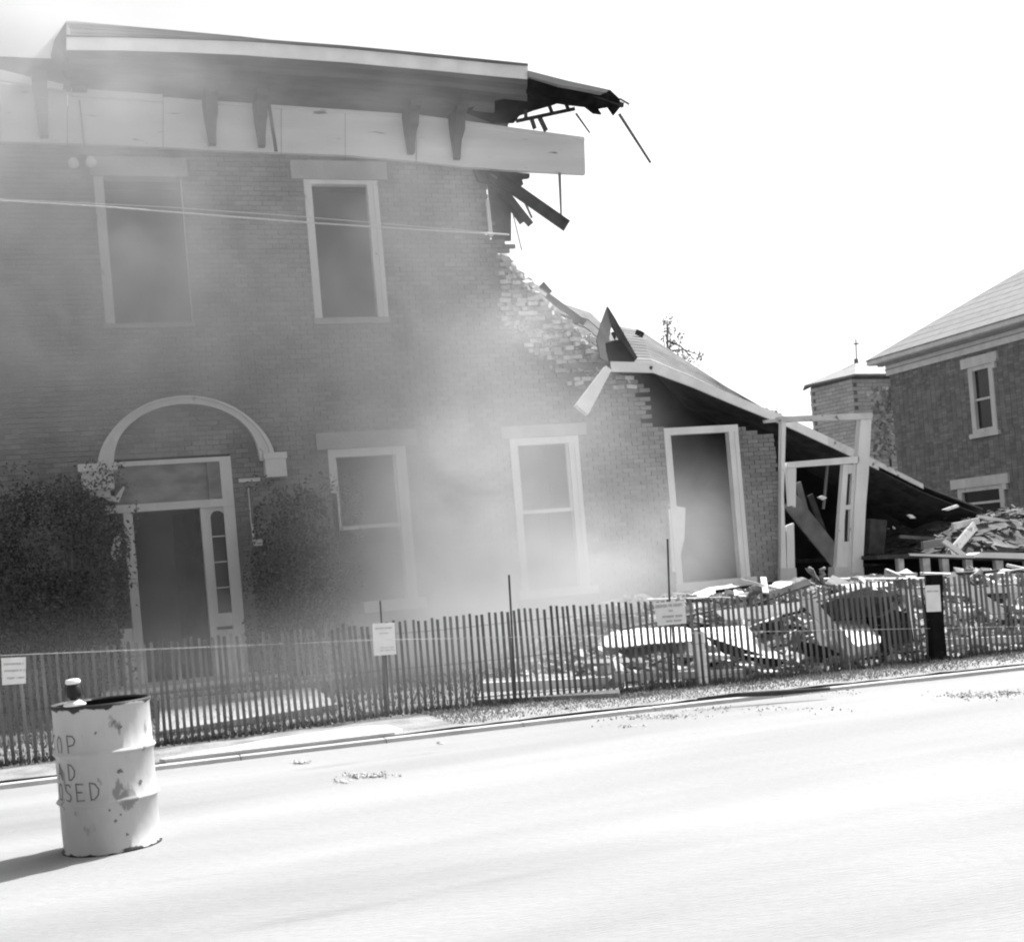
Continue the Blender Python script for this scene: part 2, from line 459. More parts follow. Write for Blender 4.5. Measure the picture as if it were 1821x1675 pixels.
# windows
def window(o, jl, jr, top=.08, sash=None, sill=True, lintel=None, missing_left=False, y=20.0, lintel_mat=None):
    s0, s1, z0, z1 = o; f = MB(); ty = .022
    if not missing_left: f.box(s0, s0+jl, y-ty, y+.12, z0, z1-top)
    else: f.box(s0, s0+jl, y-ty, y+.12, z1-top-.55, z1-top)
    if missing_left or not top:
        lj, f = f, MB()
    f.box(s1-jr, s1, y-ty, y+.12, z0, z1-top)
    f.box(s1-jr*.45, s1-jr*.35, y-ty-.012, y-ty+.001, z0, z1-top-.003)
    if top: f.box(s0, s1, y-ty-.004, y+.12, z1-top, z1)
    wo = B(f, 'window', m_white, bl)
    if missing_left or not top: B(lj, 'jamb', m_white, wo)
    if lintel:
        q = MB(); e0, e1, h = lintel; q.box(s0-e0, s1+e1, y-.05, y+.2, z1+.002, z1+h); B(q, 'lintel', lintel_mat or m_stone, wo)
    if sill:
        q = MB(); e0, e1, h, pr = sill; q.box(s0-e0, s1+e1, y-pr, y+.3, z0-h, z0-.002); B(q, 'sill', m_white if pr > .07 else m_stone, wo)
    if sash:
        q = MB(); q.box(s0+jl, s1-jr, y+.03, y+.08, sash-.03, sash+.03); q.box(s0+jl, s0+jl+.035, y+.034, y+.076, sash+.03, z1-top); q.box(s1-jr-.035, s1-jr, y+.034, y+.076, sash+.03, z1-top)
        B(q, 'sash', m_white, wo)
    return wo
window(W_up1, .14, .012, 0, lintel=(.04, .10, .29), sill=(.03, .03, .07, .02))
window(W_up2, .12, .17, .07, lintel=(.19, .17, .29), sill=(.02, .02, .10, .03))
window(W_lo1, .10, .17, .13, sash=F(655, 936).z, lintel=(.17, .19, .26), sill=(-.35, .12, .17, .1), missing_left=True)
window(W_lo2, .12, .18, .12, sash=F(975, 908).z, lintel=(.14, .15, .20), sill=(.06, .1, .13, .1))
window(W_lo3, .12, .18, .12, sill=(.05, .08, .14, .1))
# remnant jamb of the third upper window and the torn wooden panel beside it
q = MB(); q.prism([F(864, 355, 19.97), F(870, 355, 19.97), F(877, 420, 19.97), F(870, 420, 19.97)], (0, .1, 0)); B(q, 'broken_jamb', m_white, bl)

# pale plaster piece leaning in the third lower window
q = MB(); q.prism([F(1188, 897, 19.99), F(1219, 903, 19.99), F(1217, 960, 19.99), F(1207, 1000, 19.99), F(1204, 1018, 19.99), F(1196, 1016, 19.99)], (0, .05, 0))
B(q, 'plaster_fragment', m_plaster, bl, label='pale torn plaster sheet in the window corner')

# ---- doorway
m_transom = mat('stained_transom_board', .16, .34, 3, detail=9, stretch=(1, 1, 2), bump=.2)
def R(px0, py0, px1, py1, y0, y1, mb):
    a, b = F(px0, py0), F(px1, py1); mb.box(min(a.x, b.x), max(a.x, b.x), y0, y1, min(a.z, b.z), max(a.z, b.z)); return mb
s0, s1, z0, z1 = DOOR
dx0, dx1 = F(235, 912).x, F(355, 901).x    # door opening
lz0, lz1 = F(300, 907).z, F(300, 893).z
d = MB()
d.box(dx0-.13, dx0, 19.97, 20.12, z0, lz0)
d.box(dx1, dx1+.1, 19.97, 20.12, z0, lz0)
d.box(s1-.17, s1, 19.965, 20.12, z0, z1-.07)
d.box(s0-.02, s1, 19.95, 20.13, lz0, lz1)
d.box(s0+.12, s1, 19.965, 20.12, z1-.07, z1)
door = B(d, 'door_surround', m_white, bl)
q = MB(); q.box(s0+.14, s1-.36, 20.03, 20.06, lz1, z1-.07); q.box(s1-.36, s1-.17, 19.985, 20.08, lz1, z1-.07); B(q, 'transom_panel', m_transom, door)
# right side light: frame with an arched head, four panes, panel below
q = MB(); gx0, gx1 = dx1+.145, dx1+.36; gz0, gz1 = F(400, 1090).z, F(383, 908).z
q.box(dx1+.1, gx0, 20.0, 20.06, z0+.75, lz0); q.box(gx1, s1-.17, 20.0, 20.06, z0+.75, lz0)
q.box(gx0, gx1, 20.0, 20.06, z0+.75, gz0)
c = (gx0+gx1)/2; ra = (gx1-gx0)/2; zt = gz1-ra; arc = [(c+ra*math.cos(t), zt+ra*math.sin(t)) for t in [math.pi*i/10 for i in range(11)]]
q.prism([(gx1, 20.0, lz0)] + [(x, 20.0, z) for x, z in arc] + [(gx0, 20.0, lz0)], (0, .06, 0))
sl_ = B(q, 'side_light', m_white, door)
for k in range(4):
    g0 = gz0 + (gz1-gz0)*k/4
    q = MB(); q.box(gx0, gx1, 20.035, 20.042, g0+.008, g0+(gz1-gz0)/4-.008); B(q, 'pane', m_glass, sl_)
    if k: 
        q = MB(); q.box(gx0, gx1, 20.012, 20.05, g0-.008, g0+.008); B(q, 'glazing_bar', m_white, sl_)
q = MB(); q.box(dx1+.1, s1-.17, 19.99, 20.07, z0, z0+.7); q.box(dx1+.15, s1-.22, 19.975, 19.992, z0+.1, z0+.6); B(q, 'door_side_panel', m_white, door)
q = MB(); q.box(s0+.04, dx0-.13, 19.99, 20.07, z0, z0+.85); q.box(s0+.08, dx0-.17, 19.978, 19.992, z0+.1, z0+.7); B(q, 'door_side_panel', m_frieze, door)
q = MB(); q.poly([], [])
q.prism([(dx1-.04, 20.14, z0+.02), (dx1-.36, 20.75, z0+.02), (dx1-.36, 20.75, lz0-.03), (dx1-.04, 20.14, lz0-.03)], (.05, .02, 0)); B(q, 'door', m_dwood, door)
q = MB()
for (a, b, y) in ((.15, .95, 17.9), (.0, .3, 0)):
    pass
q.box(s0-.3, s1+.5, 18.9, 19.96, .0, .14); q.box(s0-.5, s1+1.3, 18.2, 18.9, .0, .08)
B(q, 'door_step', m_concrete, bl)
# scraps of the porch left on the wall
q = MB(); R(440, 868, 447, 935, 19.93, 19.99, q); R(446, 932, 452, 965, 19.93, 19.99, q); R(450, 960, 466, 970, 19.9, 19.99, q); B(q, 'porch_trim', m_frieze, bl); q = MB(); R(424, 852, 462, 856, 19.95, 19.99, q); B(q, 'porch_trim', m_frieze, bl)
q = MB(); q.prism([F(197, 985, 19.9), F(206, 1000, 19.9), F(216, 985, 19.9), F(214, 965, 19.9), F(222, 950, 19.9), F(213, 948, 19.9), F(203, 958, 19.9)], (0, .08, 0)); B(q, 'splintered_trim', m_white, bl); q = MB()
q.prism([F(178, 888, 19.8), F(212, 893, 19.8), F(216, 882, 19.8), F(224, 862, 19.8), F(218, 866, 19.8), F(206, 882, 19.8), F(186, 882, 19.8)], (0, .1, 0))
B(q, 'splintered_trim', m_white, bl)
# arched hood with its two blocks
ac = (F(326, 830).x, F(326, 830).z); A0 = F(188, 833); A1 = F(474, 822); AT = F(326, 713)
rx = (A1.x - A0.x)/2; cxx = (A0.x + A1.x)/2; zb = (A0.z + A1.z)/2 ; rz = AT.z - zb
q = MB(); n = 40; top_, bot_ = [], []
for i in range(n+1):
    t = math.pi*(1 - i/n); flare = .055 + .06*abs(math.cos(t))**6
    px, pz = cxx + rx*math.cos(t), zb + rz*math.sin(t)
    nx_, nz_ = math.cos(t), math.sin(t)
    top_.append((px+nx_*flare, 19.87, pz+nz_*.06)); bot_.append((px-nx_*flare, 19.87, pz-nz_*.06))
for i in range(n):
    q.prism([top_[i], top_[i+1], bot_[i+1], bot_[i]], (0, .12, 0))
ah = B(q, 'arch_hood', m_white, bl)
q = MB()
for i in range(n):
    a_, b_ = Vector(top_[i]), Vector(top_[i+1]); c_, d_ = Vector(bot_[i]), Vector(bot_[i+1]); o_ = Vector((0, -.03, 0))
    q.prism([a_+o_, b_+o_, b_.lerp(d_, .3)+o_, a_.lerp(c_, .3)+o_], (0, .032, 0))
B(q, 'arch_moulding', m_white, ah)
q = MB(); b0 = F(175, 850); q.box(b0.x-.24, b0.x+.2, 19.55, 19.99, b0.z-.2, b0.z+.16); q.box(b0.x-.28, b0.x+.26, 19.5, 19.99, b0.z+.06, b0.z+.17); q.box(b0.x-.14, b0.x+.14, 19.62, 19.99, b0.z-.32, b0.z-.2); B(q, 'hood_block', m_white, ah)
q = MB(); b1 = F(486, 829); q.box(b1.x-.15, b1.x+.17, 19.8, 19.99, b1.z-.18, b1.z+.17); q.box(b1.x-.17, b1.x+.19, 19.78, 19.99, b1.z+.1, b1.z+.19); B(q, 'hood_block', m_white, ah)

# ---- frieze, brackets, eave
def strip(mb, A, Bt, th, tone=.5):        # band between two polylines
    for i in range(len(A)-1):
        mb.prism([A[i], A[i+1], Bt[i+1], Bt[i]], th, tone)
fr_pts = [(-110, 135, 240), (0, 149, 252), (120, 160, 255), (290, 172, 262), (370, 180, 267), (500, 189, 272), (614, 195, 276), (740, 205, 287)]
for i in range(0, len(fr_pts)-1, 1):
    a, b = fr_pts[i], fr_pts[i+1]
    q = MB(); g_ = .004
    q.prism([F(a[0]+.6, a[1], 19.88), F(b[0]-.4, b[1], 19.88), F(b[0]-.4, b[2], 19.88), F(a[0]+.6, a[2], 19.88)], (0, .1, 0)); B(q, 'frieze_board', m_frieze, bl)
q = MB(); q.prism([F(741, 205, 19.86), F(822, 214, 19.83), F(905, 226, 19.8), F(1039, 245, 19.75), F(1041, 310, 19.75), F(905, 303, 19.8), F(820, 296, 19.83), F(741, 287, 19.86)], (0, .09, 0)); B(q, 'frieze_board', m_frieze, bl, label='sagging frieze board jutting past the broken wall')
q = MB()
q.prism([F(741, 204, 19.84), F(1039, 244, 19.73), F(1040, 250, 19.73), F(741, 211, 19.84)], (0, .03, 0)); q.prism([F(330, 176, 19.85), F(740, 204, 19.85), F(740, 210, 19.85), F(330, 182, 19.85)], (0, .03, 0))
q.prism([F(126, 157, 19.8), F(289, 168, 19.8), F(289, 180, 19.8), F(126, 170, 19.8)], (0, .06, 0)); q.prism([F(-100, 108, 19.5), F(5, 125, 19.5), F(112, 150, 19.6), F(112, 160, 19.6), F(5, 143, 19.5), F(-100, 128, 19.5)], (0, .1, 0))
B(q, 'crown_moulding', m_frieze, bl)
def bracket(px, top, bot, wpx=22):
    a, b = F(px, top, 19.86), F(px+3, bot, 19.86); h = a.z-b.z; x = (a.x+b.x)/2; hw = wpx/117/2
    q = MB()
    prof = [(0, .62, 1), (.12, .60, 1), (.16, .46, .95), (.45, .40, .88), (.62, .22, .75), (.82, .16, .62), (1, .12, .6)]
    for (t0, d0, w0), (t1, d1, w1) in zip(prof, prof[1:]):
        z_0, z_1 = a.z - h*t0, a.z - h*t1
        vs = [(x-hw*w0, 19.878-d0, z_0), (x+hw*w0, 19.878-d0, z_0), (x+hw*w0, 19.878, z_0), (x-hw*w0, 19.878, z_0),
              (x-hw*w1, 19.878-d1, z_1), (x+hw*w1, 19.878-d1, z_1), (x+hw*w1, 19.878, z_1), (x-hw*w1, 19.878, z_1)]
        q.poly(vs, [(0, 1, 2, 3), (7, 6, 5, 4), (0, 4, 5, 1), (1, 5, 6, 2), (2, 6, 7, 3), (3, 7, 4, 0)])
    B(q, 'bracket', m_fixture_shade, bl)
bracket(73, 152, 246, 24); bracket(372, 178, 260, 22); bracket(460, 184, 263, 20); bracket(725, 202, 275, 20); bracket(806, 209, 286, 20)
q = MB(); q.beam(F(476, 172, 19.3), F(491, 270, 19.4), .05, .02); B(q, 'broken_board', m_dwood, bl)
q = MB(); q.beam(F(141, 178, 19.84), F(150, 262, 19.84), .02, .02); B(q, 'conduit', m_steel, bl)
q = MB(); q.box(F(128, 169).x, F(154, 169).x, 19.7, 19.85, F(140, 174).z, F(140, 166).z); B(q, 'junction_box', m_fixture_shade, bl)

YF = 18.75
fa = [(-1, 118, 66, 89), (0, 210, 67, 90), (0, 318, 70, 93), (0, 430, 74, 98), (0, 481, 77, 102), (0, 614, 87, 111), (0, 700, 95, 119), (0, 800, 105, 128), (0, 880, 113, 136), (0, 938, 118, 141)]
T = [F(p[1], p[2], YF) for p in fa]; Bo = [F(p[1], p[3], YF) for p in fa]
for (i, j) in ((0, 3), (3, 5), (5, 7), (7, 9)):
    q = MB(); strip(q, T[i:j+1], Bo[i:j+1], (0, .045, 0)); B(q, 'fascia_board', m_plaster, bl)
# soffit boards follow fascia and frieze
def fr_at(px):
    P = [(118, 158), (290, 170), (370, 178), (500, 187), (614, 193), (740, 203), (822, 212), (940, 228)]
    for (a, b), (c, d_) in zip(P, P[1:]):
        if a <= px <= c: return b + (d_-b)*(px-a)/(c-a)
    return P[-1][1]
In = [F(p[1], fr_at(p[1]), 19.88) for p in fa]
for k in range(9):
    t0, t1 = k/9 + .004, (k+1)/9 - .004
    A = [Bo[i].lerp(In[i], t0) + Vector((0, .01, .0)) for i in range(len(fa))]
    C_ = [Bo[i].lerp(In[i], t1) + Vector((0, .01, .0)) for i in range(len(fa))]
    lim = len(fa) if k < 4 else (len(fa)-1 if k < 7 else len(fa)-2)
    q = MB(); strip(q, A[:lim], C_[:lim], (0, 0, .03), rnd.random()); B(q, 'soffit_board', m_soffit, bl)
# roof plane above the eave, in courses
rp = [(118, 38), (210, 47), (318, 57), (430, 68), (481, 74), (614, 84), (700, 92), (800, 102), (880, 110), (938, 116)]
Rg = [F(p[0], p[1], 25) for p in rp]
for k in range(10):
    t0, t1 = k/10, (k+1)/10 + .01
    A = [T[i].lerp(Rg[i], t0) + Vector((0, -.03, .02)) for i in range(len(fa))]
    C_ = [T[i].lerp(Rg[i], t1) + Vector((0, -.03, .0)) for i in range(len(fa))]
    q = MB(); strip(q, A, C_, (0, 0, -.02), rnd.random()); B(q, 'shingle_course', m_roof, bl)
q = MB(); C2 = [p + Vector((0, 4.5, -2)) for p in Rg]; strip(q, Rg, C2, (0, 0, -.1)); B(q, 'rear_roof', m_roof, bl)
# torn left end of the eave
q = MB()
q.prism([F(118, 38, 18.9), F(96, 72, 19.2), F(90, 100, 19.4), F(100, 118, 19.4), F(118, 105, 18.9)], (0.05, .3, 0))
q.prism([F(-120, 88, 19.3), F(0, 101, 19.3), F(95, 105, 19.35), F(118, 95, 19.2), F(126, 156, 19.75), F(112, 152, 19.7), F(5, 126, 19.55), F(-120, 106, 19.5)], (0, .25, .0))
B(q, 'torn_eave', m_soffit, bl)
# broken right end: sheathing, rafters and laths
def bits(name, m, items, root=bl):
    for it in items:
        q = MB()
        if it[0] == 'p': q.prism([F(*p) for p in it[1]], it[2], rnd.random())
        else: q.beam(F(*it[1]), F(*it[2]), it[3], it[4], tone=rnd.random(), taper=it[5] if len(it) > 5 else 1)
        B(q, name, m, root)
bits('roof_sheathing', m_tar, [
    ('p', [(938, 138, 18.8), (1000, 152, 18.85), (1062, 164, 18.9), (1085, 160, 18.95), (1102, 176, 19.0), (1104, 190, 19.1), (1092, 205, 19.2), (1082, 190, 19.1), (1058, 194, 19.3), (1045, 190, 19.3), (1010, 186, 19.4), (960, 178, 19.2), (938, 165, 19.0)], (0, .05, .0)),
    ('p', [(820, 196, 19.6), (880, 180, 19.4), (940, 165, 19.1), (1005, 178, 19.4), (985, 186, 19.5), (950, 196, 19.6), (925, 205, 19.7), (915, 218, 19.78), (880, 219, 19.8), (850, 207, 19.8)], (0, .05, .0)),
    ('p', [(1060, 188, 19.2), (1070, 203, 19.25), (1056, 201, 19.2), (1042, 190, 19.2)], (0, .05, 0)),
])
bits('shingle_edge', m_broof, [('p', [(940, 126, 18.7), (1010, 144, 18.7), (1084, 160, 18.7), (1078, 165, 18.7), (1000, 152, 18.7), (940, 136, 18.7)], (0, 1.2, .25))])
bits('rafter', m_dwood, [('b', (918, 216, 19.6), (1022, 194, 19.5), .05, .05), ('b', (944, 208, 19.6), (951, 229, 19.7), .06, .04), ('b', (958, 206, 19.6), (971, 233, 19.7), .07, .04),
                         ('b', (935, 212, 19.6), (935, 190, 19.6), .05, .04), ('b', (982, 202, 19.6), (976, 186, 19.6), .05, .04), ('b', (1012, 198, 19.6), (1004, 180, 19.6), .05, .04),
                         ('b', (1000, 148, 18.9), (1108, 188, 19.1), .07, .05)])
bits('hanging_lath', m_wood, [('b', (1101, 203, 19.1), (1157, 290, 19.1), .04, .03, .7), ('b', (1024, 202, 19.3), (1049, 237, 19.3), .03, .02, .6), ('b', (1102, 176, 19.1), (1119, 186, 19.1), .03, .02),
                              ('b', (995, 308, 19.7), (998, 388, 19.7), .045, .02, .5), ('b', (912, 380, 19.9), (928, 446, 19.9), .015, .01)])
bits('broken_board', m_dwood, [
    ('b', (885, 316, 19.7), (1008, 402, 19.6), .2, .04), ('b', (872, 312, 19.85), (944, 400, 19.8), .15, .04, .7), ('b', (868, 306, 19.9), (930, 396, 19.9), .12, .04),
    ('p', [(866, 306, 20.02), (904, 318, 20.02), (909, 372, 20.02), (909, 428, 20.02), (876, 428, 20.02), (870, 350, 20.02)], (0, .05, 0)),
    ('p', [(842, 300, 19.95), (942, 309, 19.9), (942, 316, 19.9), (928, 318, 19.9), (931, 328, 19.9), (920, 336, 19.9), (880, 330, 19.9), (850, 322, 19.95)], (0, .08, 0)),
])
bits('broken_board', m_wood, [('b', (872, 310, 19.7), (932, 346, 19.68), .03, .02), ('b', (925, 342, 19.7), (946, 388, 19.7), .03, .02)])

# twin flood lamps over the upper left window
fl = MB(); fl.box(F(140, 288).x, F(154, 288).x, 19.82, 19.99, F(147, 292).z, F(147, 282).z); fl.beam(F(133, 290, 19.75), F(160, 287, 19.75), .03, .03)
flo = B(fl, 'flood_lamp', m_fixture_shade, bl)
for px, py in ((131, 290), (162, 288)):
    c = F(px, py, 19.72); q = MB(); q.lathe((c.x, c.y, c.z), [(0.001, -.085), (.05, -.07), (.08, -.02), (.07, .03), (.04, .07), (.001, .08)], 16); B(q, 'bulb', m_bulb, flo)

# ---------------------------------------------------------------- collapsed roof
cr_ = empty('collapsed_roof', (13, 21, 0))
tag(cr_, 'fallen slab of roof sloping down to the right behind the leaning doorway, pale eave board on top of a black hollow', 'roof')
fp = [(1085, 650, 19.7), (1160, 652, 19.75), (1230, 678, 20.0), (1310, 712, 20.3), (1390, 745, 20.6), (1470, 782, 20.9), (1560, 826, 21.3), (1640, 866, 21.7), (1700, 890, 22.0), (1748, 908, 22.2)]
bp = [(1100, 585, 24), (1140, 592, 24), (1200, 632, 24), (1290, 690, 24), (1390, 748, 24), (1460, 800, 24), (1545, 852, 24.2), (1610, 900, 24.4), (1670, 925, 24.6), (1735, 935, 24.8)]
Tf = [F(*p) for p in fp]; Tb = [F(*p) for p in bp]
for k in range(12):
    t0, t1 = k/12, (k+1)/12 + .02
    A = [Tf[i].lerp(Tb[i], t0) + Vector((0, 0, .05)) for i in range(len(fp))]
    C_ = [Tf[i].lerp(Tb[i], t1) + Vector((0, 0, .042)) for i in range(len(fp))]
    q = MB(); strip(q, A, C_, (0, 0, -.03), rnd.random()); B(q, 'shingle_course', m_roof, cr_)
# eave boards
for i in range(len(Tf)-3):
    hgt = .17 if i < 6 else .1
    a, b = Tf[i], Tf[i+1]
    q = MB(); q.prism([a + Vector((0, -.04, .06)), b + Vector((0, -.04, .06)), b + Vector((0, -.04, .06-hgt)), a + Vector((0, -.04, .06-hgt))], (0, .04, 0)); B(q, 'eave_board', m_plaster if i < 5 else m_pale, cr_)
# soffit: a boxed underside
So = [Tf[i] + Vector((0, 0, -.12)) for i in range(len(Tf))]
Si = [Tf[i].lerp(Tb[i], .45) + Vector((0, 0, -.75 if i > 1 else -.3)) for i in range(len(Tf))]
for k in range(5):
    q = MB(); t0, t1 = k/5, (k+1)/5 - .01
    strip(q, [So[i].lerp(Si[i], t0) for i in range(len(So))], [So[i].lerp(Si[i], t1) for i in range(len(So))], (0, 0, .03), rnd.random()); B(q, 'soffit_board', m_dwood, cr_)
q = MB(); low = [Vector((p.x, 24.9, -.1)) for p in Tb]; strip(q, [p + Vector((0, .3, 0)) for p in Tb], low, (0, .1, 0)); q.box(9.2, 9.3, 20.4, 25, -.1, 4.6); B(q, 'hollow_shade_backing', m_inside, cr_)  # near-black backing added to keep the hollow dark
# torn triangular piece standing on the roof
g1 = MB(); g1.prism([F(1081, 545, 19.9), F(1088, 575, 19.9), F(1083, 605, 19.9), F(1088, 650, 19.9), F(1068, 636, 19.8), F(1062, 605, 19.8), F(1070, 575, 19.85)], (0, .06, 0), .9); o = B(g1, 'torn_sheet', m_wood, cr_)
g1 = MB(); g1.prism([F(1081, 545, 19.88), F(1094, 566, 19.9), F(1134, 636, 19.9), F(1126, 645, 19.9), F(1100, 600, 19.9), F(1086, 574, 19.88)], (0, .06, 0)); B(g1, 'torn_sheet', m_dwood, cr_)
g1 = MB(); g1.prism([F(1074, 612, 19.86), F(1088, 606, 19.86), F(1104, 604, 19.86), F(1130, 640, 19.86), F(1110, 648, 19.86), F(1086, 650, 19.86)], (0, .05, 0)); B(g1, 'torn_sheet', m_tar, cr_)
for a, b, wd in (((1131, 590, 23), (1144, 596, 23), .1), ((1096, 640, 20), (1160, 655, 19.7), .05), ((960, 508, 22), (975, 525, 22), .2)):
    q = MB(); q.beam(F(*a), F(*b), wd, .04); B(q, 'broken_board', m_dwood, cr_)

# hanging white downpipe board
q = MB(); q.beam(F(1080, 656, 19.5), F(1033, 730, 19.3), .12, .1, taper=2.1); o = B(q, 'hanging_board', m_plaster)
tag(o, 'short white boxed board hanging down from the left end of the fallen roof', 'board')

# inner roof slope and partition seen behind the broken wall
ir = empty('inner_roof_slope', (8, 22, 5))
tag(ir, 'dusty inner roof slope showing above the broken brick edge', 'roof')
A = [F(*p) for p in ((925, 490, 22), (965, 512, 22), (1000, 540, 22), (1050, 556, 22), (1085, 590, 22), (1110, 640, 22))]
C_ = [F(*p) for p in ((925, 560, 20.8), (950, 600, 20.8), (985, 640, 20.8), (1020, 660, 20.7), (1060, 680, 20.6), (1110, 690, 20.6))]
for k in range(7):
    q = MB(); t0, t1 = k/7, (k+1)/7-.01; strip(q, [A[i].lerp(C_[i], t0) for i in range(6)], [A[i].lerp(C_[i], t1) + Vector((0, 0, .01)) for i in range(6)], (0, .05, -.04), rnd.random()); B(q, 'roof_plank', m_roof if k % 3 else m_wood, ir)
for a, b, wd, m_ in (((972, 525, 20.9), (1040, 575, 20.8), .1, m_wood), ((985, 560, 20.7), (1030, 572, 20.6), .09, m_wood), ((1010, 592, 20.5), (1052, 616, 20.5), .06, m_dwood), ((1000, 652, 19.95), (1076, 652, 19.9), .1, m_wood),
                     ((955, 545, 20.8), (1000, 575, 20.7), .04, m_pale), ((1026, 598, 20.6), (1062, 606, 20.5), .08, m_pale), ((940, 532, 20.9), (990, 560, 20.8), .03, m_wood)):
    q = MB(); q.beam(F(*a), F(*b), wd, .04); B(q, 'broken_board', m_, ir)

# ---------------------------------------------------------------- leaning doorway
ld = empty('leaning_doorway', (12.4, 20, .7))
tag(ld, 'tall white painted entrance frame left standing and leaning, with slotted sidelight, in front of the black hollow', 'door frame')
def pp_(pts, y, th, name, m, root=ld, y1=None):
    q = MB(); q.prism([F(p[0], p[1], y) for p in pts], (0, th, 0)); return B(q, name, m, root)
pp_([(1385, 741), (1552, 734), (1551, 745), (1386, 750)], 19.86, .12, 'head_board', m_pale)
pp_([(1360, 747), (1400, 743), (1402, 748), (1362, 752)], 19.9, .08, 'head_board', m_pale)
pp_([(1390, 750), (1398, 750), (1394, 880), (1399, 1018), (1389, 1018), (1389, 880)], 19.9, .1, 'jamb', m_white)
pp_([(1399, 829), (1416, 828), (1415, 902), (1411, 898), (1404, 900)], 19.93, .08, 'inner_jamb', m_white)
pp_([(1399, 935), (1412, 930), (1414, 1018), (1400, 1018)], 19.93, .08, 'inner_jamb', m_white)
pp_([(1400, 822), (1528, 811), (1528, 823), (1400, 832)], 19.88, .1, 'transom_rail', m_white)
pp_([(1531, 746), (1550, 746), (1545, 840), (1540, 900), (1534, 1018), (1515, 1020), (1520, 900), (1524, 840)], 19.88, .14, 'jamb', m_white)
pp_([(1500, 826), (1509, 826), (1502, 930), (1500, 1018), (1487, 1018), (1492, 930)], 19.92, .1, 'sidelight_stile', m_white)
pp_([(1517, 826), (1524, 826), (1520, 900), (1515, 1018), (1509, 1018), (1513, 900)], 19.92, .1, 'sidelight_stile', m_white)
pp_([(1509, 826), (1517, 826), (1516, 842), (1509, 842)], 19.93, .08, 'sidelight_rail', m_white)
pp_([(1505, 898), (1514, 897), (1513, 906), (1504, 906)], 19.93, .08, 'sidelight_rail', m_white)
pp_([(1501, 963), (1511, 963), (1510, 1018), (1500, 1018)], 19.93, .08, 'sidelight_panel', m_white)
pp_([(1505, 840), (1515, 840), (1510, 968), (1500, 968)], 20.0, .02, 'pane', m_glass)
pp_([(1388, 1010), (1416, 1010), (1418, 1045), (1388, 1045)], 19.9, .2, 'threshold_block', m_concrete)
pp_([(1484, 1008), (1536, 1008), (1538, 1045), (1484, 1045)], 19.9, .2, 'threshold_block', m_concrete)
# boards fallen inside the doorway
for i, (a, b, wd, lab) in enumerate((((1418, 858, 20.3), (1445, 960, 20.4), .13, 'grey plank leaning steeply inside the standing doorway'), ((1404, 890, 20.2), (1500, 1010, 20.3), .34, 'broad dim board slanting across the foot of the standing doorway'),
                          ((1440, 880, 20.5), (1480, 990, 20.6), .12, 'thin dark batten slanting behind the broad board in the doorway'), ((1472, 820, 20.5), (1464, 905, 20.5), .04, 'thin lath hanging in the middle of the standing doorway'))):
    q = MB(); q.beam(F(*a), F(*b), wd, .04, tone=.3); o = B(q, 'fallen_board', m_wood if i != 2 else m_dwood); tag(o, lab, 'board')
q = MB(); q.prism([F(1455, 884, 20.3), F(1463, 881, 20.3), F(1471, 885, 20.3), F(1464, 889, 20.3)], (0, .05, 0)); o = B(q, 'hanging_scrap', m_plaster); tag(o, 'small bright scrap hanging in the dark standing doorway', 'scrap')
for pts, lab in (([(1677, 906), (1703, 897), (1706, 901), (1686, 908)], 'bright torn strip lit under the low end of the fallen roof'), ([(1614, 915), (1622, 915), (1629, 921), (1621, 922)], 'tiny bright scrap in the black hollow under the fallen roof')):
    q = MB(); q.prism([F(*p, 20.8) for p in pts], (0, .05, 0)); o = B(q, 'hanging_scrap', m_plaster); tag(o, lab, 'scrap')
q = MB(); q.prism([F(*p, 20.6) for p in ((1548, 922), (1578, 925), (1572, 985), (1545, 985))], (0, .3, 0)); o = B(q, 'dark_crate', m_dwood); tag(o, 'dim broken cabinet standing in the hollow right of the doorway', 'cabinet')

# ---------------------------------------------------------------- floor platform on the right
fd = empty('floor_platform', (15, 20, 0)); tag(fd, 'remaining floor edge on short posts with a white plank along its top, above the rubble', 'floor')
q = MB(); q.prism([F(*p, 19.4) for p in ((1560, 987), (1650, 984), (1730, 988), (1900, 994), (1900, 1000), (1730, 995), (1650, 992), (1560, 994))], (0, 3, 0)); B(q, 'floor_edge', m_dwood, fd)
q = MB(); q.prism([F(*p, 19.35) for p in ((1732, 986), (1744, 982), (1900, 985), (1900, 996), (1732, 991))], (0, .3, .0)); B(q, 'white_plank', m_plaster, fd)
q = MB(); q.prism([F(*p, 19.38) for p in ((1618, 984), (1734, 987), (1734, 992), (1618, 988))], (0, .05, 0)); B(q, 'white_plank', m_white, fd)
for px, wv in ((1602, 10), (1647, 13), (1681, 12), (1723, 12), (1777, 13), (1830, 12)):
    q = MB(); q.prism([F(px-wv/2, 992, 19.42), F(px+wv/2, 992, 19.42), F(px+wv/2+2, 1022, 19.42), F(px-wv/2+3, 1022, 19.42)], (0, .1, 0)); B(q, 'post', m_spall, fd)
q = MB(); q.box(F(1560, 1000, 20).x, 19, 20.6, 20.7, -.1, F(1700, 992, 20.6).z); B(q, 'crawl_space_wall', m_inside, fd)

